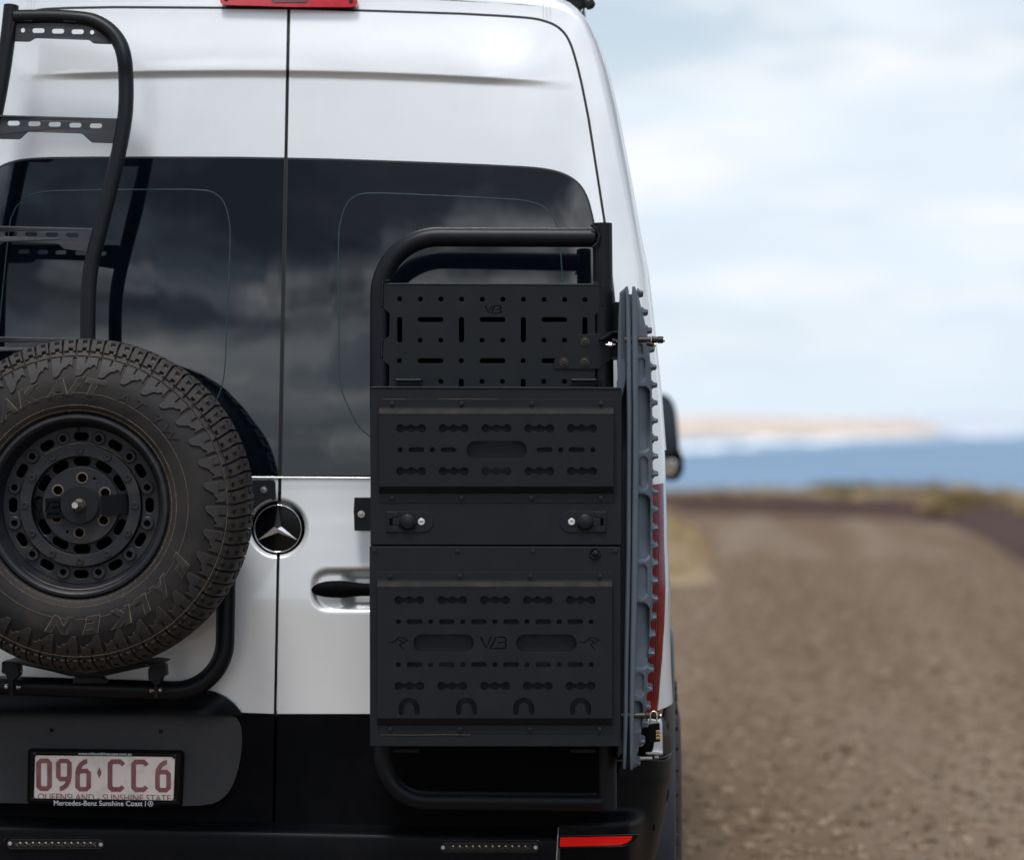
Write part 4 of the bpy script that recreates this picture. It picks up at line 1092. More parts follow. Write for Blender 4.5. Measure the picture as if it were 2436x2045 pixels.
# rim
def L_(y): return -y
rp = [(222, .014), (223, .004), (221, -.004), (217, -.009), (211, -.010), (205, -.006), (202, .002), (200, .016), (196, .030), (192, .046), (190, .055), (189, .062)]
rm = obj('rim', lathe([(r / KW, -y) for r, y in rp], 96, smooth=40, full=False), M['rim'], wh, WC)
obj('rim_blackout', lathe([(205 / KW, -.02), (205 / KW, -.20), (0, -.20)], 64), M['dark'], rm, WC)  # black drum added so the slots look shaded
def rad(r, deg): return (r * cos(radians(deg)), r * sin(radians(deg)))
def rslot(r, deg, w_, h_):
    cx, cy = rad(r, deg); a = radians(deg - 90); o_ = []
    for x, y in slot(0, 0, w_, h_): o_.append((cx + x * cos(a) - y * sin(a), cy + x * sin(a) + y * cos(a)))
    return o_
def rimplate(name, r0, r1, y, th, holes, mt='rim', bev=.0015):
    outs = [circ(0, 0, r1, 96)] + ([circ(0, 0, r0, 72)] if r0 else []) + holes
    return obj(name, flat_l([[(a / KW, b / KW) for a, b in o_] for o_ in outs], th, bev, y), M[mt], rm, WC)
rimplate('outer_disc', 148, 191, .050, .012, [rslot(166, 90 + 30 * k, 35, 19) for k in range(12)], bev=.0025)
mr = rimplate('clamp_ring', 119, 147, .034, .016, [])
rimplate('inner_disc', 90, 121, .062, .010, [rslot(106, 90 + 30 * k, 40, 20) for k in range(12)], bev=.003)
hub = rimplate('hub', 0, 93, .044, .022, [circ(*rad(66, 87 + 60 * k), 11.5, 20) for k in range(6)] + [circ(*rad(72, 63), 3.2, 10), circ(*rad(72, 243), 3.2, 10)])
hole_m = lathe([(.0078, -.0002), (0, -.0002)], 16); hole_b = lathe([(.0103, 0), (0, 0)], 18)  # black discs stand in for shade inside the holes
cupm = lathe([(.0168, -.0008), (.0168, .0052), (.0150, .0066), (.0086, .0066), (.0078, .0050), (.0078, -.010), (0, -.010)], 24)
for k in range(12):
    x, z = rad(166.5, 75 + 30 * k); obj('bolt_cup', cupm, M['rim'], rm, WC + Vector((x / KW * 1, .050, z / KW)))
    x, z = rad(166.5, 75 + 30 * k); obj('hole_shade_disc', hole_m, M['dark'], rm, WC + Vector((x / KW, .0468, z / KW)))
sm_ = lathe([(.0092, 0), (.0092, .0035), (.0082, .0045), (.0045, .0045), (.0042, .0015), (0, .0015)], 18)
for k in range(12):
    x, z = rad(133.5, 90 + 30 * k); obj('bolt', sm_, M['rim'], rm, WC + Vector((x / KW, .034, z / KW)))
lugr = lathe([(.0150, 0), (.0150, .0012), (.0125, .0022), (.0112, .0002), (.0104, -.010), (0, -.012)], 24)
for k in range(6):
    x, z = rad(66, 87 + 60 * k); obj('lug_hole', lugr, M['rimdust'], rm, WC + Vector((x / KW, .0438, z / KW))); obj('bore_shade_disc', hole_b, M['dark'], rm, WC + Vector((x / KW, .0475, z / KW)))
# dust lying in the lower lip and ring
def arcring(rpx, y, a0, a1, r, mt, name):
    obj(name, sweep([WC + Vector((rpx / KW * cos(radians(a)), y, rpx / KW * sin(radians(a)))) for a in [a0 + (a1 - a0) * i / 50 for i in range(51)]], [r * max(.12, sin(pi * i / 50)) for i in range(51)], 8), mt, rm)
arcring(203, .012, 195, 345, .0042, M['rimdust'], 'lip_dust'); arcring(149.5, .0485, 15, 165, .0026, M['rimdust'], 'ring_dust')
vs = sweep([WC + Vector((-.0 / KW, .012, 181 / KW)), WC + Vector((-2 / KW, .03, 196 / KW))], [.0042, .005], 10); obj('valve_stem', vs, M['rubber'], rm)
# clamp bar with centre nut
YB = .026
cb = obj('clamp_plate', flat_l([[(a / KW, b / KW) for a, b in circ(0, 2, 46, 40)]], .006, .001, YB), M['powder'], wh, WC)
def wing(x0, x1, z0, z1, y0, y1, nm):
    P = [Vector((x0, y0, z0)), Vector((x1, y1, z0 + (x1 - x0) * .03 * 0)), Vector((x1, y1, z1)), Vector((x0, y0, z1))]
    bm = bmesh.new(); f = bm.faces.new([bm.verts.new(p) for p in P]); r = bmesh.ops.solidify(bm, geom=[f], thickness=.004); bmesh.ops.recalc_face_normals(bm, faces=bm.faces)
    me = bpy.data.meshes.new(nm); bm.to_mesh(me); bm.free(); return me
q = 1 / KW; rotw = (0, radians(-3.5), 0)
wl_ = obj('clamp_wing', wing(-132 * q, -36 * q, -27 * q, 22 * q, YB + .034, YB + .001, 'w'), M['powder'], cb, WC, rotw)
wr_ = obj('clamp_wing', wing(52 * q, 122 * q, -27 * q, 21 * q, YB + .001, YB + .030, 'w'), M['powder'], cb, WC, rotw)
nb = lathe([(.0175, 0), (.0175, .004), (.0145, .006)], 24); obj('washer', nb, M['darksteel'], cb, WC + Vector((0, YB, 0)))
obj('nut', lathe([(.0160, .004), (.0160, .016), (.013, .018), (.009, .018)], 6, smooth=0), M['darksteel'], cb, WC + Vector((0, YB, 0)), (0, .2, 0))
obj('stud', lathe([(.0100, .016), (.0100, .040), (.0085, .043), (0, .043)], 6, smooth=0), M['steel'], cb, WC + Vector((-.003, YB, .002)), (0, .3, 0))
def vb(x0, y0, w_, h_):
    """letter strokes of the maker's mark, in a box"""
    sx, sy = w_ / 205., h_ / 95.
    def t(P): return [(x0 + a * sx, y0 + b * sy) for a, b in P]
    wd = 11 * sx
    return [stroke(t([(5, 2), (47, 90), (88, 5)]), wd), stroke(t([(127, 2), (80, 95)]), wd),
            stroke(t([(140, 5), (180, 5), (196, 12), (202, 26), (196, 40), (182, 47), (140, 47)]), wd), stroke(t([(192, 53), (202, 64), (202, 78), (192, 90), (178, 94), (103, 94)]), wd)]
for s_ in vb(-118, -14, 72, 30):
    P_ = [(a * q, -(b) * q) for a, b in s_]
    me = flat_l([P_], .0012, 0, 0)
    for v in me.vertices: v.co.y += YB + .001 + .033 * max(0, (-36 * q - v.co.x)) / (96 * q) - .0004
    obj('mark', me, M['dark'], cb, WC, rotw)

# ------------------------------------------------------------------ storage rack on the right door
rack = thing('storage_rack', 'black tubular rack with perforated back plate on the right rear door', 'rack', U(1000, 1900, -.16))
YR = -.165
hollow([U(1433, 531, YR), U(1438, 1100, YR), U(1444, 1922, YR)], .0250, 'post', rack)
obj('hoop', sweep(fillet([U(1416, 565, YR), U(904, 563, YR), U(903, 900, YR), U(905, 1200, YR), U(908, 1690, YR), U(912, 1901, YR), U(1436, 1906, YR)], {1: .150, 2: .01, 3: .01, 4: .01, 5: .135}, 14), .0250, 22), M['tube'], rack)
T2 = lambda P: [(860 + x * .3619, 500 + y * .3619) for x, y in P]
bp_out = T2(rpoly([(136, 480), (1570, 482), (1590, 500), (1592, 640), (1536, 692), (1536, 1170), (182, 1170), (182, 1020), (128, 980), (128, 862), (182, 828), (186, 680), (136, 640)], 6))
C2 = lambda cx, cy, r: T2(circ(cx, cy, r, 16))
hl = [C2(x, 584 + (x - 251) * .004, 16.5) for x in (251, 387, 522, 658, 794, 929, 1065, 1200, 1335, 1469)]
hl += [T2(slot(x, 787, 33, 168)) for x in (251, 657, 1064, 1469)] + [T2(slot(x, 720, 168, 33)) for x in (454, 861, 1267)]
hl += [C2(x, 855, 16.5) for x in (386, 521, 793, 928, 1199, 1334)] + [C2(x, 990, 16.5) for x in (249, 656, 1063)] + [T2(slot(x, 990, 168, 33)) for x in (454, 861, 1267)]
hl += [C2(x, 1126, 16.5) for x in (386, 521, 792, 927, 1198, 1334)] + [T2(rpoly([(x - 16, 1162), (x - 16, 1112), (x, 1108), (x + 16, 1112), (x + 16, 1162)], 12)) for x in (656, 1063)]
hl += [T2(s_) for s_ in vb(810, 626, 108, 54)]
bpl = obj('back_plate', flat([bp_out] + hl, YR - .022, .004, .0007), M['powder'], rack)
obj('plate_lip', sweep([U(x, 500 + 486 * .3619 + (x - 900) * .004, YR - .020) for x in range(922, 1428, 50)], .0032, 10), M['powder'], bpl)
obj('deep_return_block', box(U(1150, 678, YR).x, YR + .028, U(1150, 680, YR).z, .50, .092, .004, .001), M['powder'], bpl)  # fold made deeper to block sky reflected behind the holes
obj('hole_blackout', flat([T2([(200, 545), (1520, 545), (1520, 1168), (200, 1168)])], YR + .03, .004), M['dark'], rack)  # added black sheet; hides glass reflections so the holes look shaded
wz = lambda P, dy=-.024: [U(860 + x * .3619, 500 + y * .3619, YR + dy) for x, y in P]
weld(wz([(138, 478), (134, 560), (134, 640)]), rack, .0042); weld(wz([(134, 856), (132, 900), (132, 975)]), rack, .0042); weld(wz([(1586, 500), (1588, 570), (1586, 636)]), rack, .0042)
weld(wz([(1515, 100), (1550, 130), (1564, 170), (1552, 215), (1515, 250)], -.028), rack, .0044)
weld(wz([(140, 470), (190, 462)], -.02), rack, .0042); weld(wz([(1530, 480), (1575, 484)], -.02), rack, .0042)
lt = obj('latch_plate', flat([rpoly([(843, 1183), (900, 1183), (900, 1262), (843, 1262), (842, 1226), (841, 1218)], 1.5)], -.045, .004, .0008), M['powder'], rack)
obj('latch_lip', flat([[(843, 1256), (900, 1256), (900, 1262), (843, 1262)]], -.060, .02, .001), M['powder'], lt)
bolt('bolt', U(859.5, 1222.5, -.0455), .0093, lt)
br = obj('board_bracket', flat([T2(rpoly([(1264, 1042), (1266, 985), (1288, 962), (1428, 816), (1572, 812), (1578, 842), (1640, 800), (1640, 985), (1580, 1020), (1572, 1044)], 8))], YR - .026, .0035, .0007), M['powder'], rack)
for x, y in ((1469, 862), (1330, 998), (1467, 996)):
    bolt('bolt', U(860 + x * .3619, 500 + y * .3619, YR - .0262), .0122, br, 'darksteel')
obj('bracket_flange', flat([T2(rpoly([(1636, 794), (1716, 794), (1724, 806), (1724, 962), (1712, 978), (1640, 984), (1650, 968), (1706, 962), (1708, 812), (1700, 806), (1650, 806)], 4))], YR - .075, .06, .001), M['powder'], br)
obj('bracket_web', flat([T2([(1560, 846), (1640, 796), (1716, 796), (1716, 802), (1650, 812), (1580, 856)])], YR - .060, .05, .001), M['powder'], br)
obj('bracket_back', flat([T2([(1640, 800), (1716, 800), (1716, 972), (1640, 978)])], YR - .02, .003), M['powder'], br)
for x, y, r in ((1693, 852, .0075), (1637, 884, .0055)):
    obj('nut', lathe([(r, -r), (r, r)], 6, 'X', smooth=0), M['chrome'], br, U(860 + x * .3619, 500 + y * .3619, YR - .05)); obj('stud', lathe([(r * .5, -r * 2.2), (r * .5, r * 2.2)], 8, 'X'), M['steel'], br, U(860 + x * .3619, 500 + y * .3619, YR - .05))
obj('board_carrier', flat([rrect(1440, 718, 1482, 800, 2)], -.12, .06, .002), M['powder'], rack)
obj('lower_bracket', flat([rrect(1462, 1790, 1474, 1800, 1)], -.12, .03, .001), M['powder'], rack)

# ------------------------------------------------------------------ storage boxes
YF = -.42
def pbox(x0, y0, x1, y1, sk0, sk1):
    return [(x0, y0), (x1, y0 + 3), (x1 + sk1, y1 + 0), (x0 + sk0, y1)]
T3 = lambda P, oy: [(860 + x * .30476, oy + y * .30476) for x, y in P]
def peanut(cx, cy, s=1):
    P = []
    def half(x):
        h = 17
        for c in (-83, 0, 83):
            r = 33 if c else 31
            if abs(x - c) < r: h = max(h, math.sqrt(r * r - (x - c) ** 2))
        if abs(x) > 83: 
            d = abs(x) - 83; h = math.sqrt(max(0, 33 * 33 - d * d))
        return h
    xs_ = [-116, -114, -110, -103, -93, -83, -72, -62, -55, -40, -27, -20, -10, 0, 10, 20, 27, 40, 55, 62, 72, 83, 93, 103, 110, 114, 116]
    return [(cx + x, cy - half(x)) for x in xs_[:-1]] + [(cx + 116, cy)] + [(cx + x, cy + half(x)) for x in xs_[::-1][1:-1]] + [(cx - 116, cy)]
SCREW = lathe([(.0058, 0), (.0058, .0012), (.0050, .0030), (.0030, .0034), (.0026, .0012), (0, .0012)], 16)
def hatpanel(parent, oy, x0, x1, yt0, yt1, yb0, yb1, outl, holes, screws):
    pl = obj('front_panel', flat([T3(rpoly(outl, 14), oy), ] , YF - .002, .002, .0005), M['powder'], parent)
    d = .017
    hat = flat([T3([(x0, yt1), (x1, yt1), (x1, yb0), (x0, yb0)], oy)] + [T3(h, oy) for h in holes], YF - .002 - d, .0022, .0004)
    ht = obj('raised_panel', hat, M['powder'], pl)
    def sl_(ya, yb, dust, r_=.0016):
        a0, a1 = T3([(x0, ya), (x1, ya)], oy); b0, b1 = T3([(x0, yb), (x1, yb)], oy)
        A0, A1 = U(*a0, YF - .002), U(*a1, YF - .002); B0, B1 = U(*b0, YF - .002 - d), U(*b1, YF - .002 - d)
        up = ya < yb
        V = [A0, A1, B1, B0] + [p + Vector((0, .003, 0)) for p in (A0, A1, B1, B0)]
        return mesh(V, [(0, 1, 2, 3) if not up else (3, 2, 1, 0), (4, 5, 6, 7) if up else (7, 6, 5, 4), (0, 3, 7, 4), (1, 2, 6, 5)], 0)
    obj('top_bend', sl_(yt0, yt1, True), M['dusty'], pl); obj('bottom_bend', sl_(yb1, yb0, False), M['powder'], pl)  # upper bend takes the paler coat, its lit tone painted in
    a = T3([(x0, yt1), (x1, yt1)], oy); obj('bend_edge', sweep([U(*a[0], YF - .002 - d + .001), U(*a[1], YF - .002 - d + .001)], .0018, 8), M['dusty'], pl)
    a = T3([(x0, yt0 + 1), (x1, yt0 + 1)], oy); obj('bend_edge', sweep([U(*a[0], YF - .003), U(*a[1], YF - .003)], .0013, 8), M['powder'], pl)
    # ends of the raised panel
    for x, s in ((x0, 1), (x1, -1)):
        e = T3([(x, yt0), (x, yt1), (x, yb0), (x, yb1)], oy)
        V = [U(*e[0], YF - .002), U(*e[1], YF - .002 - d), U(*e[2], YF - .002 - d), U(*e[3], YF - .002)]
        V += [v + Vector((.002 * s, .0004, 0)) for v in V]
        obj('side_wall', mesh(V, [(0, 1, 2, 3), (7, 6, 5, 4)], 0), M['powder'], pl)
    for x, y in screws: obj('screw', SCREW, M['screw'], pl, U(*T3([(x, y)], oy)[0], YF - .0045))
    return ht
ub = thing('storage_box', 'upper black metal storage box with two keyed latches and one oval hand hole', 'storage box', U(1180, 1296, -.3), 'metal boxes hung on the right rear door')
O1 = 900
shell1 = [(882, 920), (884, 918.5), (1476, 921), (1478, 923), (1478, 1296), (881, 1295.5)]
bd1 = obj('box_body', flat([shell1], YF, .215, .0016), M['powder'], ub)
obj('rim_fold', flat([[(882, 919), (1478, 921.5), (1478, 926), (882, 923.5)]], YF - .0025, .004, .0012), M['powder'], bd1)
hs = [peanut(x, y) for y in (391, 725) for x in (387, 720, 1054, 1388, 1721)] + [circ(x, 558, 20, 18) for x in (303, 553, 1554, 1804)] + [slot(x, 558, 122, 39) for x in (428, 679, 1429, 1679)] + [slot(1055, 558, 470, 136, 12)]
hatpanel(ub, O1, 137, 1968, 230, 277, 843, 899, [(140, 160), (1968, 160), (1968, 968), (140, 968)], hs, [(x, y) for y in (195, 932) for x in (237, 781, 1327, 1868)])
def latch(parent, flip):
    f = (lambda P: T3([(2107 - x if flip else x, y) for x, y in P], O1))
    base = f([(195, 1037)] + [(478 + 82 * sin(t), 1118.5 - 82 * cos(t)) for t in [pi * i / 14 for i in range(15)]] + [(195, 1200)])
    lt = obj('latch', flat([base], YF - .003, .003, .0009), M['powder'], parent)
    obj('latch_head', flat([f([(197, 1040), (285, 1040), (285, 1084), (240, 1084), (240, 1150), (285, 1150), (285, 1198), (197, 1198)])], YF - .0062, .004, .001), M['powder'], lt)
    obj('paddle', flat([f([(242, 1092), (330, 1092), (330, 1146), (242, 1146)])], YF - .0068, .004, .001), M['powder'], lt)
    obj('latch_slot_shade', flat([f([(217, 1088), (242, 1088), (242, 1147), (217, 1147)])], YF - .0064, .001), M['dark'], lt)  # black sheet in place of shade in the paddle opening
    c = U(*f([(362, 1118)])[0], YF - .003)
    obj('knob', lathe([(.0215, 0), (.0212, .004), (.0185, .0085), (.0145, .0115), (.0125, .012), (.0118, .0112), (.0105, .012), (0, .0125)], 32), M['powder'], lt, c)
    c = U(*f([(467, 1117)])[0], YF - .003)
    lk = obj('lock', lathe([(.0086, 0), (.0086, .0015), (.0076, .0024), (0, .0024)], 24), M['spot'], lt, c)
    cx, cy = f([(467, 1117)])[0]
    if flip: o_ = [(cx - 4, cy + 1.5), (cx - 2.5, cy - 1.6), (cx, cy - 2.6), (cx + 2.5, cy - 1.6), (cx + 4, cy + 1.5), (cx + 2, cy), (cx - 2, cy)]
    else: o_ = rrect(cx - 5, cy - 1.1, cx + 5, cy + 1.3, .8)
    obj('keyhole', flat([o_], YF - .0060, .0008), M['darksteel'], lt)
latch(ub, False); latch(ub, True)
for x0 in (268, 1637):
    P = T3([(x0, 8), (x0 + 200, 8), (x0 + 200, 56), (x0, 56)], O1); h = obj('hinge', flat([P], -.225, .012, .003), M['powder'], ub)
    for k in range(4): a = T3([(x0 + 3 + 49 * k, 14), (x0 + 47 + 49 * k, 14)], O1); obj('knuckle', sweep([U(*a[0], -.233), U(*a[1], -.233)], .0048, 12), M['powder'], h)
lb_ = thing('storage_box', 'lower black metal storage box with kangaroo cut outs and two oval hand holes', 'storage box', U(1180, 1775, -.3), 'metal boxes hung on the right rear door')
O2 = 1300
bd2 = obj('box_body', flat([[(879, 1299), (1476, 1300), (1475.5, 1775), (880, 1774.5)]], YF - .001, .217, .0016), M['powder'], lb_)
hs = [peanut(x, y) for y in (418, 1087) for x in (373, 708, 1042, 1376, 1710)]
for yy in (586, 920): hs += [circ(x, yy, 20, 18) for x in (289, 540, 791, 1042, 1292, 1543, 1793)] + [slot(x, yy, 122, 39) for x in (415, 666, 917, 1168, 1418, 1669)]
hs += [slot(641, 752, 472, 137, 12), slot(1443, 752, 472, 137, 12)] + vb(925, 700, 206, 96)
for ax in (372, 819, 1267, 1710):
    o_ = [(ax + 82 * cos(t), 1260 - 82 * sin(t)) for t in [pi * i / 16 for i in range(17)]]
    o_ += [(ax - 82, 1295)] + [(ax - 62 - 20 * cos(t), 1295 + 20 * sin(t)) for t in [pi * i / 6 for i in range(1, 6)]] + [(ax - 42, 1295)]
    o_ += [(ax - 42 * cos(t), 1262 - 42 * sin(t)) for t in [pi * i / 12 for i in range(13)]]
    o_ += [(ax + 42, 1295)] + [(ax + 62 - 20 * cos(t), 1295 + 20 * sin(t)) for t in [pi * i / 6 for i in range(1, 6)]] + [(ax + 82, 1295)]
    hs.append(o_)
for kx in (215, 1708):
    K = lambda P: [(kx + a, 700 + b) for a, b in P]
    hs.append(stroke(K([(0, 44), (14, 48), (30, 47), (44, 40), (56, 28), (68, 15), (84, 9), (100, 9), (116, 15), (125, 24)]), 8))
    hs.append(stroke(K([(72, 27), (88, 29), (99, 38), (98, 50), (86, 58), (84, 68), (98, 86), (116, 98)]), 8))
    hs.append(stroke(K([(104, 62), (112, 48), (126, 42), (134, 34), (130, 12), (138, 20), (153, 32), (140, 38), (128, 52)][:4] + [(139, 27), (153, 30)]), 7))
    hs.append(stroke(K([(131, 7), (137, 19)]), 6))
hatpanel(lb_, O2, 123, 1957, 265, 313, 1338, 1394, [(124, 197), (1957, 197), (1957, 1458), (124, 1458)], hs, [(x, y) for y in (229, 1424) for x in (222, 767, 1316, 1858)])
for x, y in ((100, 33), (749, 35), (1337, 35), (1980, 33)): obj('screw', SCREW, M['screw'], bd2, U(*T3([(x, y)], O2)[0], YF - .001))
pb = obj('push_button', lathe([(.0140, 0), (.0138, .004), (.0115, .0065), (.0095, .006), (.0088, .0035), (.0082, .0075), (.0060, .0088), (0, .0088)], 28), M['gloss'], lb_, U(*T3([(1823, 55)], O2)[0], YF - .001))
for x0 in (251, 1627):
    P = T3([(x0, 1572), (x0 + 200, 1572), (x0 + 200, 1606), (x0, 1606)], O2); h = obj('hinge', flat([P], -.36, .02, .003), M['powder'], lb_)
    a = T3([(x0 + 3, 1584), (x0 + 197, 1584)], O2); obj('knuckle', sweep([U(*a[0], -.363), U(*a[1], -.363)], .0035, 12), M['powder'], h)
# scratches of bare dust along panel edges
for pts_ in ([(170, 164), (300, 162), (350, 164)], [(590, 161), (700, 163), (860, 161), (1000, 163), (1060, 162)]):
    obj('dust_line', sweep([U(*T3([p], O1)[0], YF - .0028) for p in pts_], .0006, 5), M['rimdust'], ub)
obj('dust_line', sweep([U(*T3([p], O2)[0], YF - .0026) for p in ((150, 1466), (400, 1468), (660, 1464), (740, 1466), (850, 1467))], .0006, 5), M['rimdust'], lb_)

# ------------------------------------------------------------------ recovery boards seen edge on
Z5 = lambda x, y: (1400 + x * .2836, 640 + y * .2836)
FLO = [(692, 1498, 1512), (1100, 1504.5, 1517.5)]
# x of the outer flange (left, right) along the height
of_l = [(680, 1504), (720, 1503), (820, 1504), (1000, 1505), (1100, 1505), (1300, 1503), (1440, 1501), (1580, 1498.5), (1700, 1497.5), (1831, 1499)]
of_r = [(680, 1511), (720, 1516), (820, 1517.5), (1000, 1518), (1100, 1518), (1300, 1517.5), (1440, 1515), (1580, 1510.5), (1700, 1508), (1831, 1505)]
in_l = [(680, 1488.5), (820, 1490), (1000, 1491), (1300, 1489.5), (1440, 1487), (1580, 1484.5), (1700, 1483), (1831, 1481.5)]
in_r = [(680, 1494), (720, 1499), (820, 1502), (1000, 1502.5), (1300, 1501), (1440, 1498.5), (1580, 1495), (1700, 1494), (1831, 1489)]
def strip(lt_, rt_, y0, y1, n=30):
    ysq = [y0 + (y1 - y0) * i / n for i in range(n + 1)]
    o_ = [(lerp_tab(lt_, y), y) for y in ysq] + [(lerp_tab(rt_, y), y) for y in ysq[::-1]]
    return o_
bd_out = thing('recovery_board', 'outer grey blue traction board with studs facing away from the boxes', 'traction board', U(1510, 1831, -.2), 'pair of traction boards beside the boxes')
bd_in = thing('recovery_board', 'inner grey blue traction board squeezed between the boxes and its studded twin', 'traction board', U(1488, 1831, -.2), 'pair of traction boards beside the boxes')
YBF = -.365
obj('flange', flat([strip(of_l, of_r, 681, 1831)], YBF, .31, .0035, smooth=60), M['board'], bd_out)
obj('flange', flat([strip(in_l, in_r, 681, 1829)], YBF + .002, .31, .0035, smooth=60), M['board'], bd_in)
obj('ramp', flat([[(1474, 696), (1489, 681.5), (1490, 720), (1491, 900), (1468, 1000), (1469, 860), (1471, 760)]], YBF + .05, .24, .004, smooth=60), M['board'], bd_in)
obj('nested_body', flat([[(1467, 905), (1491, 905), (1491, 1000), (1490, 1300), (1485, 1580), (1483, 1790), (1470, 1800), (1468, 1300)]], YBF + .12, .15, .004), M['board'], bd_in)
obj('nested_ridge', flat([strip(in_r, of_l, 700, 1815)], YBF + .10, .18, .0), M['board'], bd_in)
for dx in (3, 6.5, 10):
    obj('rib', sweep([U(1475 + dx, y, YBF + .047) for y in (702 - dx * .9, 740, 790, 850)], [.002, .002, .0016, .0008], 6), M['board'], bd_in)
OLb = [(684, 1511), (696, 1517), (720, 1523), (760, 1533), (800, 1541), (845, 1546), (875, 1549), (930, 1551), (995, 1552), (1120, 1553), (1440, 1552), (1480, 1547.5), (1580, 1543), (1667, 1537), (1730, 1527), (1786, 1518), (1812, 1511), (1826, 1506)]
bowls = [(1518, 1547, 919, 1075, .022), (1519, 1536, 852, 910, .007), (1518, 1530, 818, 846, .006), (1522, 1543, 1086, 1166, .008), (1518, 1548, 1176, 1333, .022), (1519, 1541, 1343, 1424, .007), (1514, 1546, 1434, 1590, .022), (1514, 1533, 1601, 1657, .008), (1509, 1530, 1668, 1740, .02)]
def bfront(u, v):
    y = 684 + v * (1827 - 684); xl = lerp_tab(of_r, y) - 1.5; xr = lerp_tab(OLb, y); x = xl + (xr - xl) * u
    d = 0
    for x0, x1, y0, y1, dp in bowls:
        cx, cy = (x0 + x1) / 2 - 2, (y0 + y1) / 2; hx, hy = (x1 - x0) / 2 + 1, (y1 - y0) / 2
        ex = max(0, x - cx) if dp > .015 else abs(x - cx); ry = hx * 1.1
        ey = max(0, abs(y - cy) - (hy - ry)) ; e = hypot(ex / hx, ey / ry)
        k = 1 - ss(e, .84, 1.04)
        if dp > .015: k *= ss(x, x0 - 2.0, x0 + .5)
        # floor: steep under the upper lip, sloping out to the lower lip
        yy = (y - y0) / (y1 - y0); d = max(d, dp * k * (1 - .55 * ss(yy, .62, 1.0)))
    return U(x, y, YBF + .020 + .045 * u ** 1.2 + .012 * max(0, (u - .93) / .07) + d)
bf = grid(bfront, [i / 22 for i in range(23)], [i / 420 for i in range(421)], 70)
obj('side_wall', bf, M['board'], bd_out)
def bside(u, v):
    y = 684 + v * (1827 - 684); xr = lerp_tab(OLb, y); p = U(xr, y, YBF + .020 + .057)
    return Vector((p.x + .006 * sin(pi * u) * 0, YBF + .077 + u * .15, p.z))
obj('top_face', grid(bside, [i / 4 for i in range(5)], [i / 60 for i in range(61)], 70), M['board'], bd_out)
stv = [(.0135, 0), (.0105, .0045), (.0072, .006), (.0060, .0125), (.0048, .0155), (0, .0158)]
stm = lathe(stv, 6, 'X', smooth=0)
sty = [640 + y * .2836 for y in (200, 357, 510, 668, 820, 970, 1120, 1270, 1420, 1570, 1717)] + [1100 + y * .2836 for y in (250, 397, 548, 697, 847, 997, 1147, 1300, 1445, 1600, 1740)] + [1580 + y * .2637 for y in (225, 385, 530, 700, 890)]
for i, y in enumerate(sty):
    xr = lerp_tab(OLb, y)
    for k in range(3):
        p = U(xr - 1.5, y, YBF + .082); p.y += k * .055; obj('stud', stm, M['board'], bd_out, p, (random.uniform(0, 1), random.uniform(-.05, .05), 0))
me = text_raw('MAXTRAX', 0, 0, .01); xs_ = [v.co.x for v in me.vertices]; a_, b_ = min(xs_), max(xs_)
for v in me.vertices:
    yy = 1098 + (v.co.x - a_) / (b_ - a_) * 56; xx = 1527 - v.co.y / .729 * 6; uu = (xx - 1518) / (1553 - 1518)
    p = U(xx, yy, YBF + .0195 + .045 * max(0, uu) ** 1.2 + .004 + (0 if v.co.z > 0 else .002)); v.co = p
obj('embossed_name', me, M['board'], bd_out)
def pin(y, x0, x1, x2, name, label, nut):
    """threaded mounting pin through both boards"""
    a = U(x0, y, -.345); b = U(x1, y - .5, -.345); c = U(x2, y + .5, -.345)
    t = thing(name, label, 'mounting pin', tuple(a)); m = [a, a.lerp(b, .98)]
    obj('shaft', sweep(m, .0072, 16), M['darksteel'], t)
    obj('grip', sweep([b, b.lerp(c, .12), b.lerp(c, .14), b.lerp(c, .5), b.lerp(c, .55), b.lerp(c, .92), c], [.0078, .0088, .0075, .0075, .0088, .0088, .006], 16, smooth=0), M['rubber'], t)
    obj('tip', sweep([c, c + Vector((.003, 0, 0))], .0055, 12), M['steel'], t)
    if nut:
        n = U(1556, 820, -.345); obj('catch', sweep([n + Vector((-.018, 0, .004)), n], .0062, 12), M['rubber'], t); obj('catch_tip', sweep([n, n + Vector((.004, 0, 0))], .0052, 12), M['brass'], t)
    return t
pass
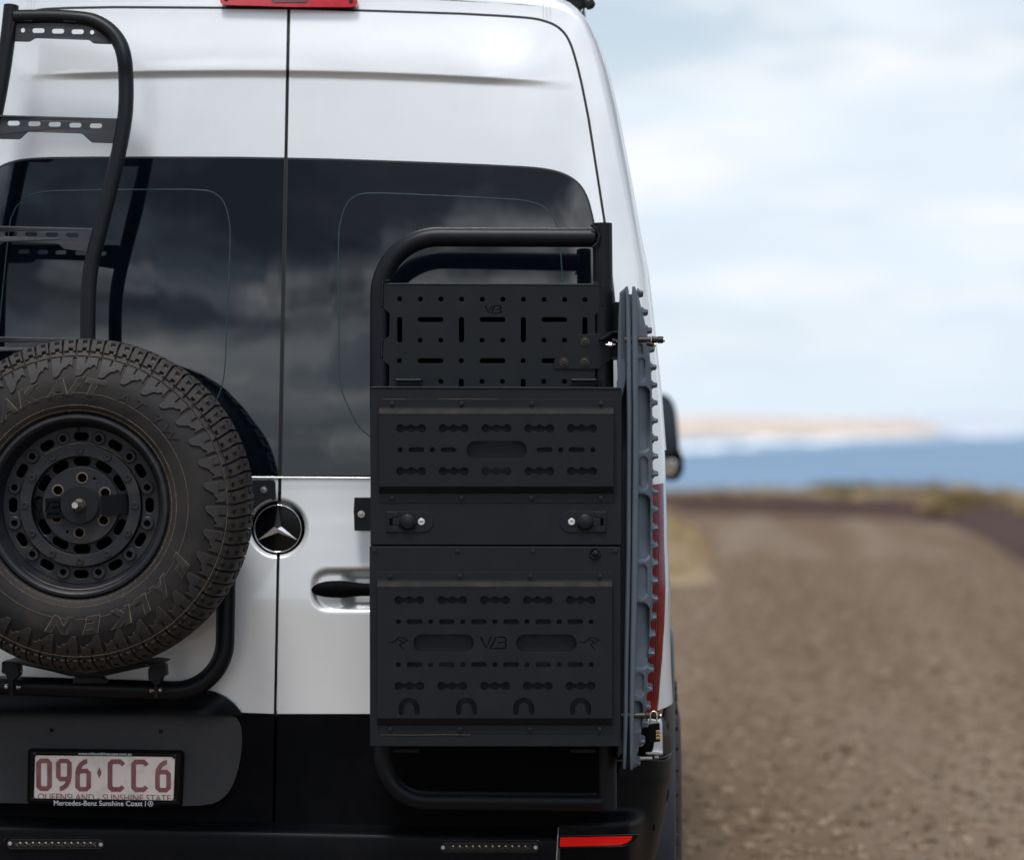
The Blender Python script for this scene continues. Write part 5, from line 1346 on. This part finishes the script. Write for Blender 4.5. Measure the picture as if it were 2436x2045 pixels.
pin(808, 1486, 1550, 1578.5, 'mounting_pin', 'upper black mounting pin sticking out against the sky', True)
pin(1701.5, 1478, 1536, 1570, 'mounting_pin', 'lower black mounting pin that carries the padlock', False)
# padlock
pc = U(1558, 1742, -.355)
pk = thing('padlock', 'small black combination padlock with three brass dials on the lower pin', 'padlock', pc)
body = flat([rpoly([(1542, 1724), (1569, 1719.5), (1571, 1763), (1545, 1766)], 3)], -.368, .022, .002); bo = obj('lock_body', body, M['plastic'], pk)
obj('shackle', sweep(fillet([U(1546.5, 1725, -.355), U(1547.5, 1692, -.355), U(1562, 1691, -.355), U(1563.5, 1722, -.355)], .0075, 7), .0021, 10), M['shackle'], pk)
for k, y in enumerate((1739.5, 1747.5, 1755.3)):
    obj('dial', flat([rpoly([(1560.5, y - 2.8), (1569.5, y - 3.4), (1569.8, y + 2.4), (1561, y + 3)], .8)], -.3705, .004, .0008), M['brass'], bo)
    me = text_px('815'[k], 1563.3, y + 1.9, 1566.6, 3.6, -.3712, 0, .01, .0006); obj('digit', me, M['dark'], bo)

# ------------------------------------------------------------------ roof rack end
rr_ = thing('roof_rack', 'black roof rack rail end with a clamp knob above the rear corner', 'roof rack', U(1370, -5, .35))
a, b = U(1352, -4, .42), U(1180, -8, .42)
obj('crossbar', flat([rpoly([(760, -40), (1350, -22), (1384, -14), (1384, 14), (1372, 16), (1352, 5), (1180, -1), (760, -14)], 3)], .36, .05, .004), M['powder'], rr_)
obj('side_rail', sweep([U(1370, 2, .36), U(1370, 2, .36) + Vector((0, 3.8, -.0))], .022, 12), M['powder'], rr_)
obj('clamp_block', flat([rpoly([(1352, -10), (1384, -10), (1386, 16), (1378, 26), (1366, 17), (1352, 6)], 3)], .33, .08, .005), M['gloss'], rr_)
k0, k1 = U(1384, 17, .36), U(1412, 2, .36); dk = (k1 - k0)
obj('knob', sweep([k0 - dk * .1, k0 + dk * .25, k0 + dk * .27, k0 + dk * .55, k0 + dk * .8, k0 + dk * 1.0], [.006, .008, .015, .0185, .0175, .012], 9, smooth=0), M['rubber'], rr_)
